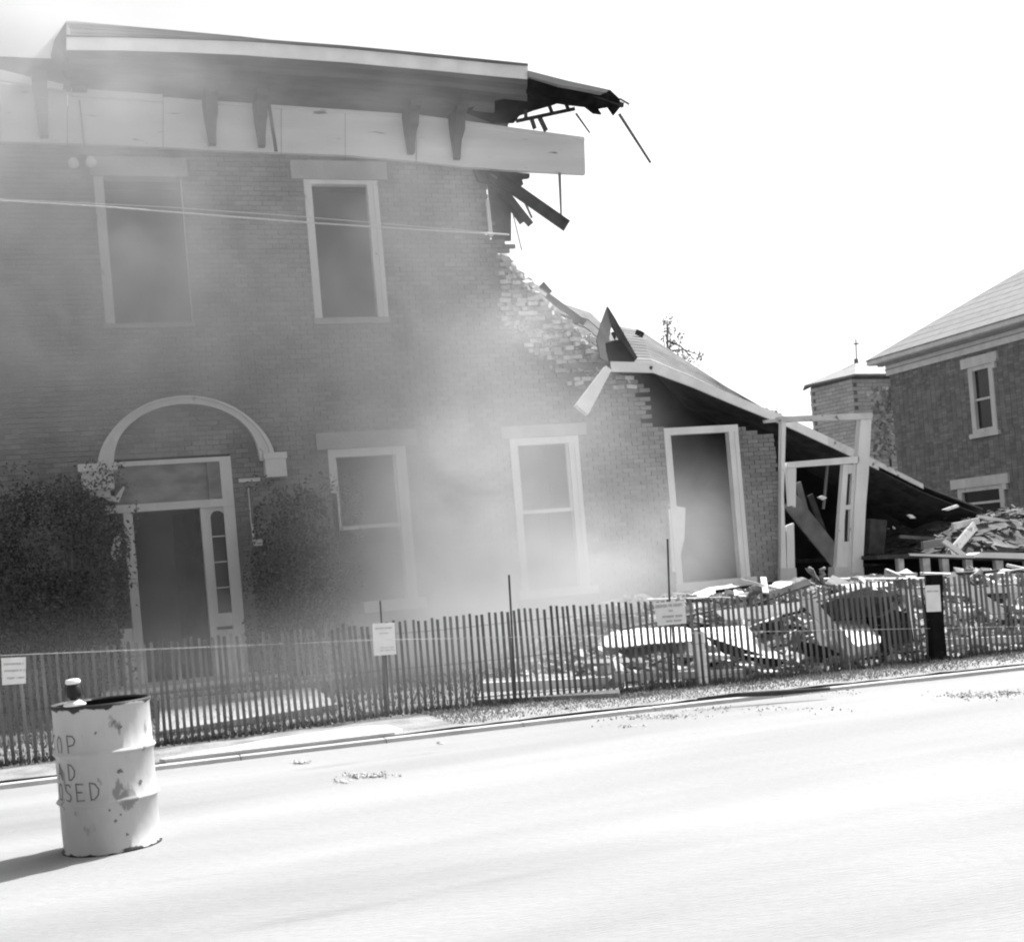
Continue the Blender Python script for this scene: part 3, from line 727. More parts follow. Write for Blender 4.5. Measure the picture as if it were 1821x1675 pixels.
# ---------------------------------------------------------------- rubble
def sstep(t): t = max(0, min(1, t)); return t*t*(3-2*t)
def hz(x, y):
    h = .44*sstep((y-fy(x)-.15)/4.2)**.8*sstep((x-5.0)/3.6)
    h += .16*sstep((y-fy(x)-.45)/1.0)*sstep((x-5.2)/2.0)
    n_ = noise.noise((x*1.1, y*1.1, 0))*.24 + noise.noise((x*3, y*3, 2))*.14 + noise.noise((x*8, y*8, 4))*.05
    h *= 1 - .45*sstep((x-12)/1.5)*sstep((y-16.0)/1.5)
    return .02 + h + n_*min(1, h*2.2)
rbm = MB(); nx, ny = 150, 90; vs = []
for j in range(ny+1):
    for i in range(nx+1):
        x = 4.8 + 15*i/nx; y = fy(min(x, 15.9)) - .05 + 8.4*j/ny
        if y > 19.9: y = 19.9 + (y-19.9)*.1 if x < 12.4 else y
        vs.append((x, y, hz(x, y) if i and j else -.05))
rbm.poly(vs, [(j*(nx+1)+i, j*(nx+1)+i+1, (j+1)*(nx+1)+i+1, (j+1)*(nx+1)+i) for j in range(ny) for i in range(nx)])
o = B(rbm, 'rubble_mound', m_rubble); tag(o, 'wide mound of mortar dust and broken masonry behind the lath fence', 'rubble', kind='stuff')
rub = MB(); r = random.Random(11)
for _ in range(13000):
    x = r.uniform(5.0, 18.5); y = fy(min(x, 15.9)) + r.uniform(0, 1)**1.2*6.8
    if y > 19.8 and x < 12.3: continue
    if hz(x, y) < .06 and r.random() < .6: continue
    k = r.choice((.03, .05, .05, .07, .1, .15)); sc = (k*r.uniform(.8, 1.3), k*r.uniform(.5, 1), k*r.uniform(.25, .6))
    obox(rub, (x, y, hz(x, y) + sc[2]*.3), sc, Euler((r.gauss(0, .5), r.gauss(0, .5), r.uniform(0, 6.3))).to_matrix(), r.random()**2, .45)
o = B(rub, 'brick_rubble', m_loose); tag(o, 'countless broken brick and stone fragments covering the mound', 'rubble', kind='stuff')
lbv = []
for i in range(8):
    q = MB(); obox(q, (0, 0, 0), (.2, .095, .06), Matrix.Identity(3), (i+.5)/8); t_ = q.build('loose_brick', m_loose); lbv.append(t_.data); bpy.data.objects.remove(t_)
n_lb = 0
while n_lb < 120:
    x = r.uniform(5.4, 13); y = fy(x) + .1 + r.random()**1.6*4
    h = hz(x, y)
    if h < .05: continue
    o = bpy.data.objects.new('loose_brick', lbv[n_lb % 8]); COL.objects.link(o)
    o.location = (x, y, h + .035); o.rotation_euler = (r.gauss(0, .4), r.gauss(0, .4), r.uniform(0, 6.3))
    tag(o, 'whole loose brick lying on the rubble mound behind the fence', 'brick', 'loose bricks on the rubble mound'); n_lb += 1

def onfence(px, py, dy=-.04):
    rr_ = ray(px, py); t = 12/rr_.y
    for _ in range(8):
        pt = CAM + rr_*t; t *= (fy(pt.x)+dy)/pt.y
    return CAM + rr_*t
SL = [.62]
def N(p):                                 # foreground pieces lean close behind the fence
    px, py, y = p
    return onfence(px, py, .2 + (y-12.6)*SL[0]) if y < 15.7 else F(px, py, y)
def thing_poly(name, pts, th, m_, lab, cat, group=None, tone=.6):
    SL[0] = .25 if m_ is m_tar else .62
    q = MB(); q.prism([N(p) for p in pts], th, tone); o = B(q, name, m_); tag(o, lab, cat, group); return o
def plank(a, b, wd, th, m_, lab, group=None, name='plank', tone=None, side=None):
    SL[0] = .3
    q = MB(); q.beam(N(a), N(b), wd, th, side=side, tone=r.random() if tone is None else tone); o = B(q, name, m_); tag(o, lab, 'plank', group); return o
# slabs by the wall
thing_poly('concrete_slab', [(1225, 1058, 17.2), (1262, 1044, 17.6), (1300, 1040, 17.9), (1345, 1050, 17.4), (1352, 1062, 17.0), (1280, 1064, 16.9)], (0, .03, -.12), m_plaster, 'bright flat slab lying below the third ground floor window, left of a similar one', 'slab')
thing_poly('concrete_slab', [(1352, 1048, 17.2), (1380, 1034, 17.8), (1440, 1034, 17.9), (1448, 1044, 17.3), (1400, 1056, 16.9), (1362, 1060, 16.9)], (0, .03, -.12), m_plaster, 'bright flat slab lying left of the leaning doorway foot', 'slab')
thing_poly('plaster_slab', [(1078, 1150, 12.9), (1092, 1128, 13.6), (1150, 1120, 13.9), (1228, 1118, 13.9), (1230, 1140, 12.9), (1160, 1144, 12.9), (1110, 1150, 12.8)], (0, .12, .02), m_plaster, 'long pale slab standing on edge below the wide sign', 'slab')
thing_poly('plaster_slab', [(1250, 1120, 13.5), (1330, 1116, 13.8), (1350, 1140, 13.3), (1402, 1172, 12.7), (1340, 1168, 12.7), (1262, 1148, 12.9)], (0, .12, .02), m_plaster, 'pale slab sloping down to the right beside the upright stake', 'slab')
thing_poly('grey_board', [(1270, 1086, 15.0), (1350, 1078, 15.2), (1425, 1070, 15.4), (1420, 1086, 15.0), (1360, 1100, 14.7), (1290, 1102, 14.6)], (0, .05, .0), m_wood, 'wide grey board lying in the rubble right of the wide sign', 'board')
thing_poly('grey_board', [(1100, 1160, 13.0), (1170, 1150, 13.2), (1232, 1146, 13.3), (1236, 1165, 13.0), (1170, 1160, 12.9), (1120, 1172, 12.8)], (0, .05, .02), m_wood, 'curved grey board under the long pale slab', 'board')
# white boxed duct and black sheets around it, some painted in for dark voids
thing_poly('white_duct', [(1474, 1106, 13.6), (1500, 1101, 13.7), (1556, 1097, 13.8), (1565, 1106, 13.7), (1566, 1142, 12.8), (1520, 1150, 12.7), (1482, 1130, 12.9)], (0, .25, -.25), m_plaster, 'bright white boxed duct lying level in the dark middle of the rubble', 'duct')
thing_poly('tar_void_sheet', [(1438, 1082, 14.9), (1490, 1064, 15.4), (1545, 1040, 15.8), (1600, 1060, 15.3), (1560, 1096, 14.6), (1476, 1102, 14.4)], (0, .06, -.02), m_tar, 'black tar sheet hanging over the white boxed duct', 'sheet')
thing_poly('tar_void_sheet', [(1566, 1098, 14.2), (1590, 1084, 14.5), (1617, 1090, 14.3), (1626, 1140, 13.6), (1600, 1152, 13.3), (1566, 1148, 13.5)], (0, .3, .0), m_tar, 'black upright sheet at the right end of the white boxed duct', 'sheet')
thing_poly('tar_void_sheet', [(1258, 1132, 13.3), (1300, 1146, 13.2), (1400, 1178, 12.9), (1380, 1186, 12.8), (1290, 1162, 12.9)], (0, .05, 0), m_tar, 'black strip put in for the dark gap under the sloping pale slab', 'sheet')
thing_poly('tar_void_sheet', [(1368, 1108, 14.0), (1392, 1104, 14.2), (1394, 1126, 13.8), (1374, 1128, 13.7)], (0, .2, 0), m_tar, 'small black sheet put in for a dark void left of the diagonal white plank', 'sheet')
thing_poly('tar_void_sheet', [(1435, 1142, 13.2), (1470, 1150, 13.0), (1500, 1165, 12.8), (1450, 1168, 12.8)], (0, .2, 0), m_tar, 'black sheet put in for a dark void at the foot of the diagonal white plank', 'sheet')
plank((1430, 1062, 13.8), (1520, 1164, 12.75), .13, .04, m_plaster, 'white plank slanting steeply down across the left end of the white duct', tone=.9)
plank((1445, 1104, 13.6), (1466, 1150, 13.2), .1, .04, m_plaster, 'short white board slanting left of the long slanting white plank')
plank((1688, 1024, 15.6), (1782, 1092, 14.3), .13, .04, m_plaster, 'pale plank slanting down to the right beyond the thick post', tone=.8)
plank((1742, 1026, 16.0), (1775, 1046, 15.5), .1, .04, m_pale, 'short pale board above the slanting plank near the frame edge')
plank((1700, 1050, 15.4), (1860, 1048, 15.4), .07, .05, m_plaster, 'level pale batten at the right edge of the rubble')
plank((1600, 1052, 15.2), (1648, 1053, 15.2), .07, .05, m_plaster, 'short level batten just left of the small sign on the thick post')
plank((1616, 1052, 14.6), (1622, 1140, 13.6), .07, .05, m_pale, 'thin upright batten between the black sheet and the thick post')
plank((1241, 1124, 13.0), (1252, 1218, 12.3), .1, .05, m_plaster, 'pale upright stake behind the fence right of the wide sign')
plank((1476, 1030, 16.5), (1540, 1056, 15.9), .14, .05, m_plaster, 'thick pale board end lying at the foot of the leaning doorway')
plank((1530, 1036, 16.2), (1592, 1086, 15.0), .16, .05, m_pale, 'grey white plank running down behind the black sheets')
plank((1575, 1020, 17.0), (1650, 1052, 16.0), .16, .05, m_pale, 'weathered plank on the crest of the rubble under the floor posts')
thing_poly('plaster_chunk', [(1598, 1018, 17.4), (1612, 1011, 17.6), (1626, 1020, 17.3), (1630, 1030, 17.0), (1612, 1030, 17.0)], (0, .15, -.05), m_plaster, 'bright plaster chunk on the crest of the rubble', 'plaster chunk')
plank((860, 1222, 13.6), (1085, 1212, 13.2), .1, .06, m_pale, 'long pale timber lying level behind the middle of the fence')
plank((1090, 1205, 13.0), (1320, 1196, 12.6), .08, .06, m_pale, 'long pale timber lying low at the foot of the mound')
plank((1660, 1142, 13.0), (1860, 1134, 12.9), .07, .05, m_plaster, 'pale level batten low behind the fence at the frame edge')
# twisted metal
q = MB(); pts_ = [F(1437+8*math.sin(i*.9)+i*1.2, 1040-30*math.sin(i*.35), 18.2) for i in range(20)]; q.tube(pts_, .035, 6)
q.tube([F(1462 + 5*math.cos(i*1.3), 1010+i*2.2, 18.1) for i in range(14)], .03, 6); o = B(q, 'twisted_metal', m_wood); tag(o, 'twisted torn metal and lath tangle at the foot of the leaning doorway', 'scrap metal')
# random splintered planks
for i in range(170):
    x = r.uniform(6.2, 15); y = fy(x) + .3 + r.random()*5.2; h = hz(x, y)
    if y > 19.3: continue
    L_ = r.uniform(.3, 1.5); a = r.uniform(0, 6.28); tl = max(-.25, min(.25, r.gauss(0, .16)))
    d_ = Vector((math.cos(a), math.sin(a)*.8, tl)).normalized()*L_/2; c = Vector((x, y, h + .06))
    m_ = r.choice((m_wood, m_pale, m_dwood, m_tar, m_spall, m_dwood))
    q = MB(); q.beam(c-d_, c+d_, r.choice((.03, .05, .08, .12, .18)), r.choice((.02, .04)), side=(0, -.4, 1), tone=r.random(), taper=r.choice((1, 1, .6, .3))); o = B(q, 'splintered_plank', m_)
    kd = 'dark' if m_ is m_dwood else 'blackened' if m_ is m_tar else ('pale painted' if m_ is m_pale else ('mortar covered' if m_ is m_spall else 'weathered'))
    tag(o, kd + ' splintered plank lying among the bricks of the rubble mound', 'plank', kd + ' splintered planks in the rubble mound')

# debris heap behind, right edge
q = MB(); nx, ny = 40, 14; vs = []
for j in range(ny+1):
    for i in range(nx+1):
        x = 15.6 + 8*i/nx; y = 20.0 + 5*j/ny
        h = F(1700, 985, 19.8).z + (.62 + .1*math.sin(x*1.3))*sstep((x-15.6)/1.6)*sstep((y-19.8)/1.6) + .18*noise.noise((x*1.5, y*1.5, 7))
        vs.append((x, y, h if i else .2))
q.poly(vs, [(j*(nx+1)+i, j*(nx+1)+i+1, (j+1)*(nx+1)+i+1, (j+1)*(nx+1)+i) for j in range(ny) for i in range(nx)])
m_heap = mat('roof_debris', .03, .15, 3, detail=10, bump=1, bscale=10)
o = B(q, 'roof_debris_heap', m_heap); tag(o, 'sloping heap of roof debris on the remaining floor at the right', 'debris', kind='stuff')
rub2 = MB(); r5 = random.Random(21)
for _ in range(1500):
    i_ = r5.randrange(len(vs)); v_ = vs[i_]
    if v_[2] < .5: continue
    k = r5.choice((.04, .06, .08, .13)); obox(rub2, (v_[0]+r5.uniform(-.15, .15), v_[1]+r5.uniform(-.15, .15), v_[2]+.01), (k*r5.uniform(1, 4), k*r5.uniform(.4, 1), .02), Euler((r5.gauss(0, .15), r5.gauss(0, .2), r5.uniform(0, 6.3))).to_matrix(), r5.random()**2, .3)
o = B(rub2, 'roof_rubble', m_heap); tag(o, 'splinters and broken shingles strewn on the debris heap at the right', 'debris', kind='stuff')
bp_l = (((1690, 985, 19.9), (1733, 935, 20.6), .17, m_pale, 'long grey board rising to the right on the debris heap'), ((1678, 962, 19.9), (1716, 990, 19.6), .1, m_plaster, 'white batten leaning onto the floor edge'),
        ((1694, 936, 20.4), (1740, 926, 20.8), .12, m_pale, 'grey board lying under the low end of the fallen roof'), ((1738, 918, 21.0), (1810, 930, 21.0), .06, m_plaster, 'thin white lath along the top of the debris heap'),
        ((1600, 954, 20.6), (1660, 958, 20.6), .06, m_wood, 'dim batten lying in the black hollow'), ((1735, 950, 20.8), (1756, 966, 20.6), .06, m_tar, 'black strip lying across the debris heap'),
        ((1640, 970, 20.0), (1690, 962, 20.2), .14, m_wood, 'brown board sloping at the left foot of the debris heap'), ((1760, 940, 21.2), (1840, 975, 20.4), .16, m_wood, 'wide grey board on the right shoulder of the debris heap'),
        ((1770, 965, 20.6), (1850, 960, 20.6), .2, m_pale, 'pale broad board low on the debris heap'))
for a, b, wd, m_, lab in bp_l: plank(a, b, wd, .05, m_, lab)

# ---------------------------------------------------------------- lath fence
fe = empty('lath_fence', (4, 12.5, 0)); tag(fe, 'long low picket fence of thin wired laths running along the front of the building site', 'fence')
sv = []
for i in range(12):
    q = MB(); wv = .0145 + .001*(i % 3); 
    q.poly([(-wv, 0, -.03), (wv, 0, -.03), (wv, .009, -.03), (-wv, .009, -.03), (-wv*.9, 0, 1), (wv*.9, 0, 1), (wv*.9, .009, 1), (-wv*.9, .009, 1)], [(0, 3, 2, 1), (4, 5, 6, 7), (0, 1, 5, 4), (1, 2, 6, 5), (2, 3, 7, 6), (3, 0, 4, 7)], tone=(i+.5)/12)
    t_ = q.build('slat', m_slat); sv.append(t_.data); bpy.data.objects.remove(t_)
def fh(x): return .985 - .010*(x) + .015*math.sin(x*1.7)
x = -3.0; n_s = 0; r2 = random.Random(3)
while x < 14.5 and n_s < 290:
    o = bpy.data.objects.new('slat', sv[n_s % 12 if r2.random() < .5 else r2.randrange(12)]); COL.objects.link(o)
    o.location = (x, fy(x) + .01*math.sin(x*9), .03 + r2.gauss(0, .008)); o.scale = (1, 1, fh(x) + r2.gauss(0, .008))
    o.rotation_euler = (math.radians(-1.5) + r2.gauss(0, .006), r2.gauss(0, .006) + .01*math.sin(x*2.1), math.atan2(fy(x+.2)-fy(x), .2) if x < 14 else 0); keep(o, fe)
    o.location = (x, fy(x) + .01*math.sin(x*9), .03 + r2.gauss(0, .008))
    x += .063 + r2.gauss(0, .002); n_s += 1
for fz in (.12, .5, .88):
    q = MB(); q.tube([(x, fy(x)-.006, .03 + fz*fh(x) + .006*math.sin(x*3)) for x in [-3 + .25*i for i in range(70)]], .0022, 4); B(q, 'wire', m_steel, fe)
wl = [(-60, 1168), (35, 1164), (350, 1151), (660, 1138), (1000, 1131), (1300, 1124), (1560, 1119), (1900, 1112)]
P_ = []
for px, py in wl:
    rr_ = ray(px, py); t = 12/rr_.y
    for _ in range(8):
        pt = CAM + rr_*t; t *= (fy(pt.x)-.03)/pt.y
    P_.append(CAM + rr_*t)
q = MB(); q.tube(P_, .0025, 4); B(q, 'wire', m_wire, fe, label='bright straight wire strung along the fence')

# posts and signs
def post(px0, py0, px1, py1, wd, lab, m_=m_steel, dy=-.03):
    a, b = onfence(px0, py0, dy), onfence(px1, py1, dy); q = MB()
    q.beam(b, a, wd, wd*.5); q.beam(b + Vector((0, wd*.3, 0)), a + Vector((0, wd*.3, 0)), wd*.3, wd*.7)
    o = B(q, 'fence_post', m_); tag(o, lab, 'post'); return o
post(676, 1068, 689, 1292, .016, 'thin metal stake behind the upright sign near the middle of the fence')
post(683, 1160, 689, 1290, .05, 'short dark post holding the upright sign near the middle of the fence', m_=m_dwood, dy=.03)
post(905, 1022, 918, 1258, .019, 'bare metal stake rising above the fence without any sign')
post(1187, 958, 1196, 1240, .018, 'tall thin metal stake behind the wide sign')
q = MB(); a, b = onfence(1660, 1022, .0), onfence(1664, 1180, .0); q.beam(b, a, .145, .12); q.beam(b + Vector((.09, -.02, 0)), b + Vector((.085, -.02, .55)), .06, .05)
o = B(q, 'fence_post', m_tar); tag(o, 'thick black timber post at the right of the fence', 'post')
def sign(pts, lines, lab, dy=-.07):
    P = [onfence(px, py, dy) for px, py in pts]
    c = sum(P, Vector())/4
    q = MB(); nrm = (P[1]-P[0]).cross(P[3]-P[0]).normalized()
    if nrm.y > 0: nrm = -nrm
    q.prism(P, -nrm*.006); o = B(q, 'sign', m_sign); tag(o, lab, 'sign')
    U, V = P[1]-P[0], P[3]-P[0]
    rr_ = random.Random(len(pts)+int(pts[0][0]))
    for (u0, u1, v, hh) in lines:
        u = u0; q = MB()
        while u < u1:
            wv = rr_.uniform(.03, .06)
            k = [P[0] + U*u + V*v, P[0] + U*min(u+wv*.7, u1) + V*v, P[0] + U*min(u+wv*.7, u1) + V*(v+hh*rr_.uniform(.5, 1)), P[0] + U*u + V*(v+hh)]
            q.poly([p + nrm*.002 for p in k], [(0, 1, 2, 3)]); u += wv + (.04 if rr_.random() < .15 else 0)
        B(q, 'lettering', m_ink, o, kind='stuff')
    return o
sign([(2, 1170), (46, 1168), (46, 1215), (4, 1218)], [(.1, .9, .2, .08), (.1, .95, .45, .08), (.2, .9, .72, .08)], 'white card sign at the far left end of the fence beside the drum')
sign([(662, 1109), (702, 1107), (705, 1163), (665, 1166)], [(.12, .88, .13, .05), (.3, .7, .3, .03), (.3, .9, .75, .03), (.3, .9, .83, .04)], 'upright white card sign with faint print near the middle of the fence')
sign([(1162, 1072), (1217, 1068), (1221, 1108), (1170, 1113)], [(.04, .9, .1, .14), (.43, .58, .34, .1), (.2, .88, .58, .12), (.3, .8, .78, .1)], 'wide white sign with four faint lines of print above the pale slab')
sign([(1645, 1041), (1671, 1040), (1674, 1087), (1648, 1088)], [(.1, .9, .2, .06)], 'blank upright white card on the thick black post')

# dark pole by the kerb
q = MB(); a, b = G(1240, 1243, .09), G(1476, 1224, .09); q.tube([a, a.lerp(b, .3) + Vector((0, .01, .01)), a.lerp(b, .6), b], [.012, .022, .028, .015], 7); o = B(q, 'dark_pole', m_dwood); tag(o, 'thin dark pole lying along the kerb below the rubble', 'pole')

# ---------------------------------------------------------------- drum with its lamp
bc = Vector((.11, 8.14, 0)); RB = .280; HB = .872
dr = empty('road_drum', bc); tag(dr, 'rusty white painted steel drum with hand brushed letters and two ribs standing on the road', 'drum')
prof = [(RB-.02, .012), (RB+.006, .0), (RB+.008, .014), (RB-.002, .02)]
def ribz(z, amp=.018): return [(RB, z-.02), (RB+amp*.6, z-.010), (RB+amp, z), (RB+amp*.6, z+.010), (RB, z+.02)]
prof += [(RB, .12)] + ribz(.30) + [(RB, .4)] + ribz(.585) + [(RB, .7), (RB-.001, .84), (RB+.007, .85), (RB+.009, HB), (RB-.004, HB), (RB-.008, .85), (RB-.012, .5), (RB-.012, .02), (.001, .02)]
q = MB(); n = 96; 
q.lathe((0, 0, 0), prof, n)
me = q
drum_m = mat('chipped_white_drum_paint', .3, .48, 2.5, stretch=(1, 1, .45), detail=9, bump=.3, bscale=9, rough=.6, spec=.3, dirt=(.2, 11, .62))
# rust line round the top and the foot, broken by noise
t = drum_m.node_tree; N = t.nodes; L = t.links; pr = N['Principled BSDF']
src = pr.inputs['Base Color'].links[0].from_socket
geo = N.new('ShaderNodeTexCoord'); sp_ = N.new('ShaderNodeSeparateXYZ'); L.new(geo.outputs['Object'], sp_.inputs[0])
nz = N.new('ShaderNodeTexNoise'); nz.inputs['Scale'].default_value = 9; nz.inputs['Detail'].default_value = 5; L.new(geo.outputs['Object'], nz.inputs['Vector'])
def edge(z0, sgn, width):
    a = N.new('ShaderNodeMath'); a.operation = 'SUBTRACT'; L.new(sp_.outputs[2], a.inputs[0]); a.inputs[1].default_value = z0
    b = N.new('ShaderNodeMath'); b.operation = 'MULTIPLY'; L.new(a.outputs[0], b.inputs[0]); b.inputs[1].default_value = sgn/width
    c = N.new('ShaderNodeMath'); c.operation = 'ADD'; L.new(b.outputs[0], c.inputs[0]); L.new(nz.outputs[0], c.inputs[1])
    d = N.new('ShaderNodeMapRange'); d.inputs['From Min'].default_value = .5; d.inputs['From Max'].default_value = .56; L.new(c.outputs[0], d.inputs[0]); return d.outputs[0]
e1, e2 = edge(.842, 1, .10), edge(.018, -1, .12)
mxx = N.new('ShaderNodeMath'); mxx.operation = 'MAXIMUM'; L.new(e1, mxx.inputs[0]); L.new(e2, mxx.inputs[1])
mm = N.new('ShaderNodeMix'); mm.data_type = 'FLOAT'; L.new(mxx.outputs[0], mm.inputs[0]); L.new(src, mm.inputs[2]); mm.inputs[3].default_value = .03; L.new(mm.outputs[0], pr.inputs['Base Color'])
body = q.build('drum_body', drum_m); body.parent = dr
q = MB(); q.lathe((0, 0, 0), [(RB-.013, HB-.012), (RB-.016, .4), (RB-.018, .03), (.001, .028)], 64); o = q.build('drum_shade_lining', m_tar); o.parent = dr  # black inner skin added as the shade inside the open drum

def th_of(px, py):                        # angle round the drum where a sight line meets it
    d_ = ray(px, py); ox, oy = CAM.x-bc.x, CAM.y-bc.y
    A_ = d_.x**2+d_.y**2; B_ = 2*(ox*d_.x+oy*d_.y); C__ = ox*ox+oy*oy-RB*RB; D_ = max(0, B_*B_-4*A_*C__)
    t = (-B_-math.sqrt(D_))/(2*A_); p = CAM + d_*t; return math.atan2(p.y-bc.y, p.x-bc.x), p.z
GL = {'S': [[(.9, .85), (.6, 1), (.2, .95), (.1, .72), (.4, .52), (.8, .4), (.9, .2), (.6, 0), (.1, .08)]], 'T': [[(0, 1), (1, .97)], [(.5, 1), (.5, 0)]], 'O': [[(.5, 1), (.15, .8), (.05, .4), (.35, 0), (.75, .05), (.95, .5), (.8, .9), (.5, 1)]],
      'P': [[(.1, 0), (.05, 1), (.7, .95), (.95, .75), (.75, .5), (.1, .42)]], 'R': [[(.1, 0), (.05, 1), (.7, .95), (.9, .75), (.7, .52), (.1, .5), (.9, 0)]], 'A': [[(0, 0), (.45, 1), (.95, 0)], [(.2, .4), (.75, .38)]],
      'D': [[(.15, 0), (.1, 1), (.6, .92), (.95, .6), (.85, .25), (.5, .02), (.15, 0)]], 'C': [[(.9, .85), (.5, 1), (.1, .7), (.1, .3), (.5, 0), (.9, .12)]], 'L': [[(.1, 1), (.12, 0), (.9, .02)]], 'E': [[(.9, .97), (.1, 1), (.1, 0), (.95, .03)], [(.1, .52), (.75, .5)]]}
lr = random.Random(2)
def letter(ch, th0, z0, wd, h):           # a brushed letter starting at angle th0 (reading to the right = rising angle)
    q = MB()
    for st in GL[ch]:
        P2 = []
        for (u, v), (u2, v2) in zip(st, st[1:]):
            for k in range(4): P2.append((u+(u2-u)*k/4, v+(v2-v)*k/4))
        P2.append(st[-1])
        P2 = [(th0 + u*wd/RB, z0 + v*h) for u, v in P2]
        for (a, z_), (b, y_) in zip(P2, P2[1:]):
            dx, dz = (b-a)*RB, y_-z_; l_ = math.hypot(dx, dz) or 1; nx_, nz_ = -dz/l_*.0045, dx/l_*.0045
            rr_ = RB + .0022
            ex, ez = dx/l_*.003, dz/l_*.003
            vs = []
            for (tt, zz) in ((a-(ex)/RB+nx_/RB, z_-ez+nz_), (b+ex/RB+nx_/RB, y_+ez+nz_), (b+ex/RB-nx_/RB, y_+ez-nz_), (a-ex/RB-nx_/RB, z_-ez-nz_)):
                vs.append((rr_*math.cos(tt), rr_*math.sin(tt), zz))
            q.poly(vs, [(0, 1, 2, 3)])
    o = q.build('letter', m_letter); o.parent = dr; o['label'] = 'hand brushed letter ' + ch
for word, px_last, py_b, h, wd, gap in (('STOP', 121, 1342, .108, .060, .042), ('ROAD', 122, 1387, .09, .056, .050), ('CLOSED', 160, 1423, .098, .060, .026)):
    th, zz = th_of(px_last, py_b)
    for k, ch in enumerate(reversed(word)):
        letter(ch, th - k*(wd+gap)/RB, zz + lr.uniform(-.003, .003), wd*lr.uniform(.9, 1.05), h)
# small chips of rust
for px, py, s_ in ((214, 1370, .02), (250, 1390, .014), (203, 1283, .012), (213, 1293, .014), (195, 1440, .008), (170, 1303, .01), (205, 1460, .012), (226, 1483, .01), (215, 1448, .01)):
    q = MB(); th, zz = th_of(px, py); k = 9; rr_ = RB + .0018
    vs = [(rr_*math.cos(th), rr_*math.sin(th), zz)]
    for i in range(k):
        a = 2*math.pi*i/k; s2 = s_*lr.uniform(.4, 1.2); tt = th + s2*math.cos(a)/RB; vs.append((rr_*math.cos(tt), rr_*math.sin(tt), zz + s2*math.sin(a)))
    q.poly(vs, [(0, i+1, (i+1) % k + 1) for i in range(k)])
    o = q.build('rust_spot', m_letter); o.parent = dr

# road lamp on the drum rim
th, _z = th_of(128, 1262)
lp = Vector((bc.x + (RB-.03)*math.cos(th), bc.y + (RB-.03)*math.sin(th), HB))
rl = empty('road_lamp', lp); tag(rl, 'small black warning lamp with a bright cap standing on the drum rim', 'lamp')
def lpart(prof, name, m_, n=28):
    q = MB(); q.lathe((0, 0, 0), prof, n); o = q.build(name, m_); o.parent = rl; return o
lpart([(.001, .0), (.062, .002), (.064, .012), (.036, .030), (.028, .034), (.001, .036)], 'lamp_foot', m_plaster)
lpart([(.02, .03), (.024, .045), (.040, .055), (.043, .075), (.043, .105), (.036, .122), (.03, .128), (.001, .129)], 'lamp_body', m_black)
lpart([(.03, .126), (.042, .132), (.042, .148), (.036, .156), (.001, .16)], 'lamp_cap', m_bulb)
q = MB(); q.tube([(.05*math.cos(t), 0, .06+.12*math.sin(t)) for t in [math.pi*i/10 for i in range(11)]], .002, 5); o = q.build('lamp_handle', m_black); o.parent = rl

# ---------------------------------------------------------------- overhead wires
def wire(p, lab, rad=.011):
    P = [F(*a) for a in p]; q = MB(); pts = []
    for a, b in zip(P, P[1:]):
        for k in range(6): pts.append(a.lerp(b, k/6))
    pts.append(P[-1]); q.tube(pts, rad, 5); o = B(q, 'service_wire', m_wire); tag(o, lab, 'wire')
wire([(-60, 352, 17.0), (10, 358, 17.2), (200, 369, 17.6), (400, 385, 18.2), (560, 397, 18.8), (700, 406, 19.2), (905, 418, 19.9)], 'lower pale service wire crossing the upper windows to the broken wall end', .013)
wire([(-60, 345, 17.2), (10, 355, 17.3), (300, 369, 18.0), (540, 386, 18.7), (905, 417, 19.88)], 'thinner upper service wire converging on the broken wall end', .006)

# ---------------------------------------------------------------- far building
XB = 30.0
fb = empty('far_brick_building', (XB, 40, 0)); tag(fb, 'dark intact two storey brick building with a pale hipped roof at the right edge', 'building')
def Z(px, py): return FX(px, py, XB).z
yN = FX(1585, 700, XB).y                   # far corner
zc_ = Z(1700, 636)
wy = (29, yN)
win = []
for (a, b, c, d) in (((1722, 652), (1766, 648), (1776, 766), (1732, 770)), ((1704, 868), (1786, 862), (1790, 920), (1710, 925))):
    A_, B_ = FX(*a, XB), FX(*b, XB); C_, D_ = FX(*c, XB), FX(*d, XB)
    win.append((min(A_.y, B_.y), max(A_.y, B_.y), (C_.z+D_.z)/2, (A_.z+B_.z)/2))
for k in (1, 2): win.append((win[0][0]-4.4*k, win[0][1]-4.4*k, win[0][2], win[0][3]))
win.append((win[1][0]-4.4, win[1][1]-4.4, win[1][2], win[1][3]))
q = MB(); ch = .1; z = -.1; fbm = MB()
while z < zc_:
    sp = [(wy[0], wy[1])]
    for o_ in win:
        if o_[2] < z + ch/2 < o_[3]:
            n_ = []
            for a, b in sp:
                if o_[0] > a: n_.append((a, min(b, o_[0])))
                if o_[1] < b: n_.append((max(a, o_[1]), b))
            sp = n_
    for a, b in sp:
        if b-a < .03: continue
        q.box(XB+.02, XB+.3, a, b, z, z+ch)
        y = a
        while y < b:
            l_ = .27; fbm.box(XB-rnd.uniform(0, .01), XB+.06, y+.008, min(y+l_-.008, b), z+.008, z+ch-.008, rnd.random()); y += l_
    z += ch
q.box(XB, XB+16, wy[1]-.3, wy[1]-.02, -.1, zc_); q.box(XB+6, XB+6.2, wy[0], wy[1], -.1, zc_)
B(q, 'wall', m_mortar, fb); B(fbm, 'brickwork', m_farbrick, fb, kind='stuff')
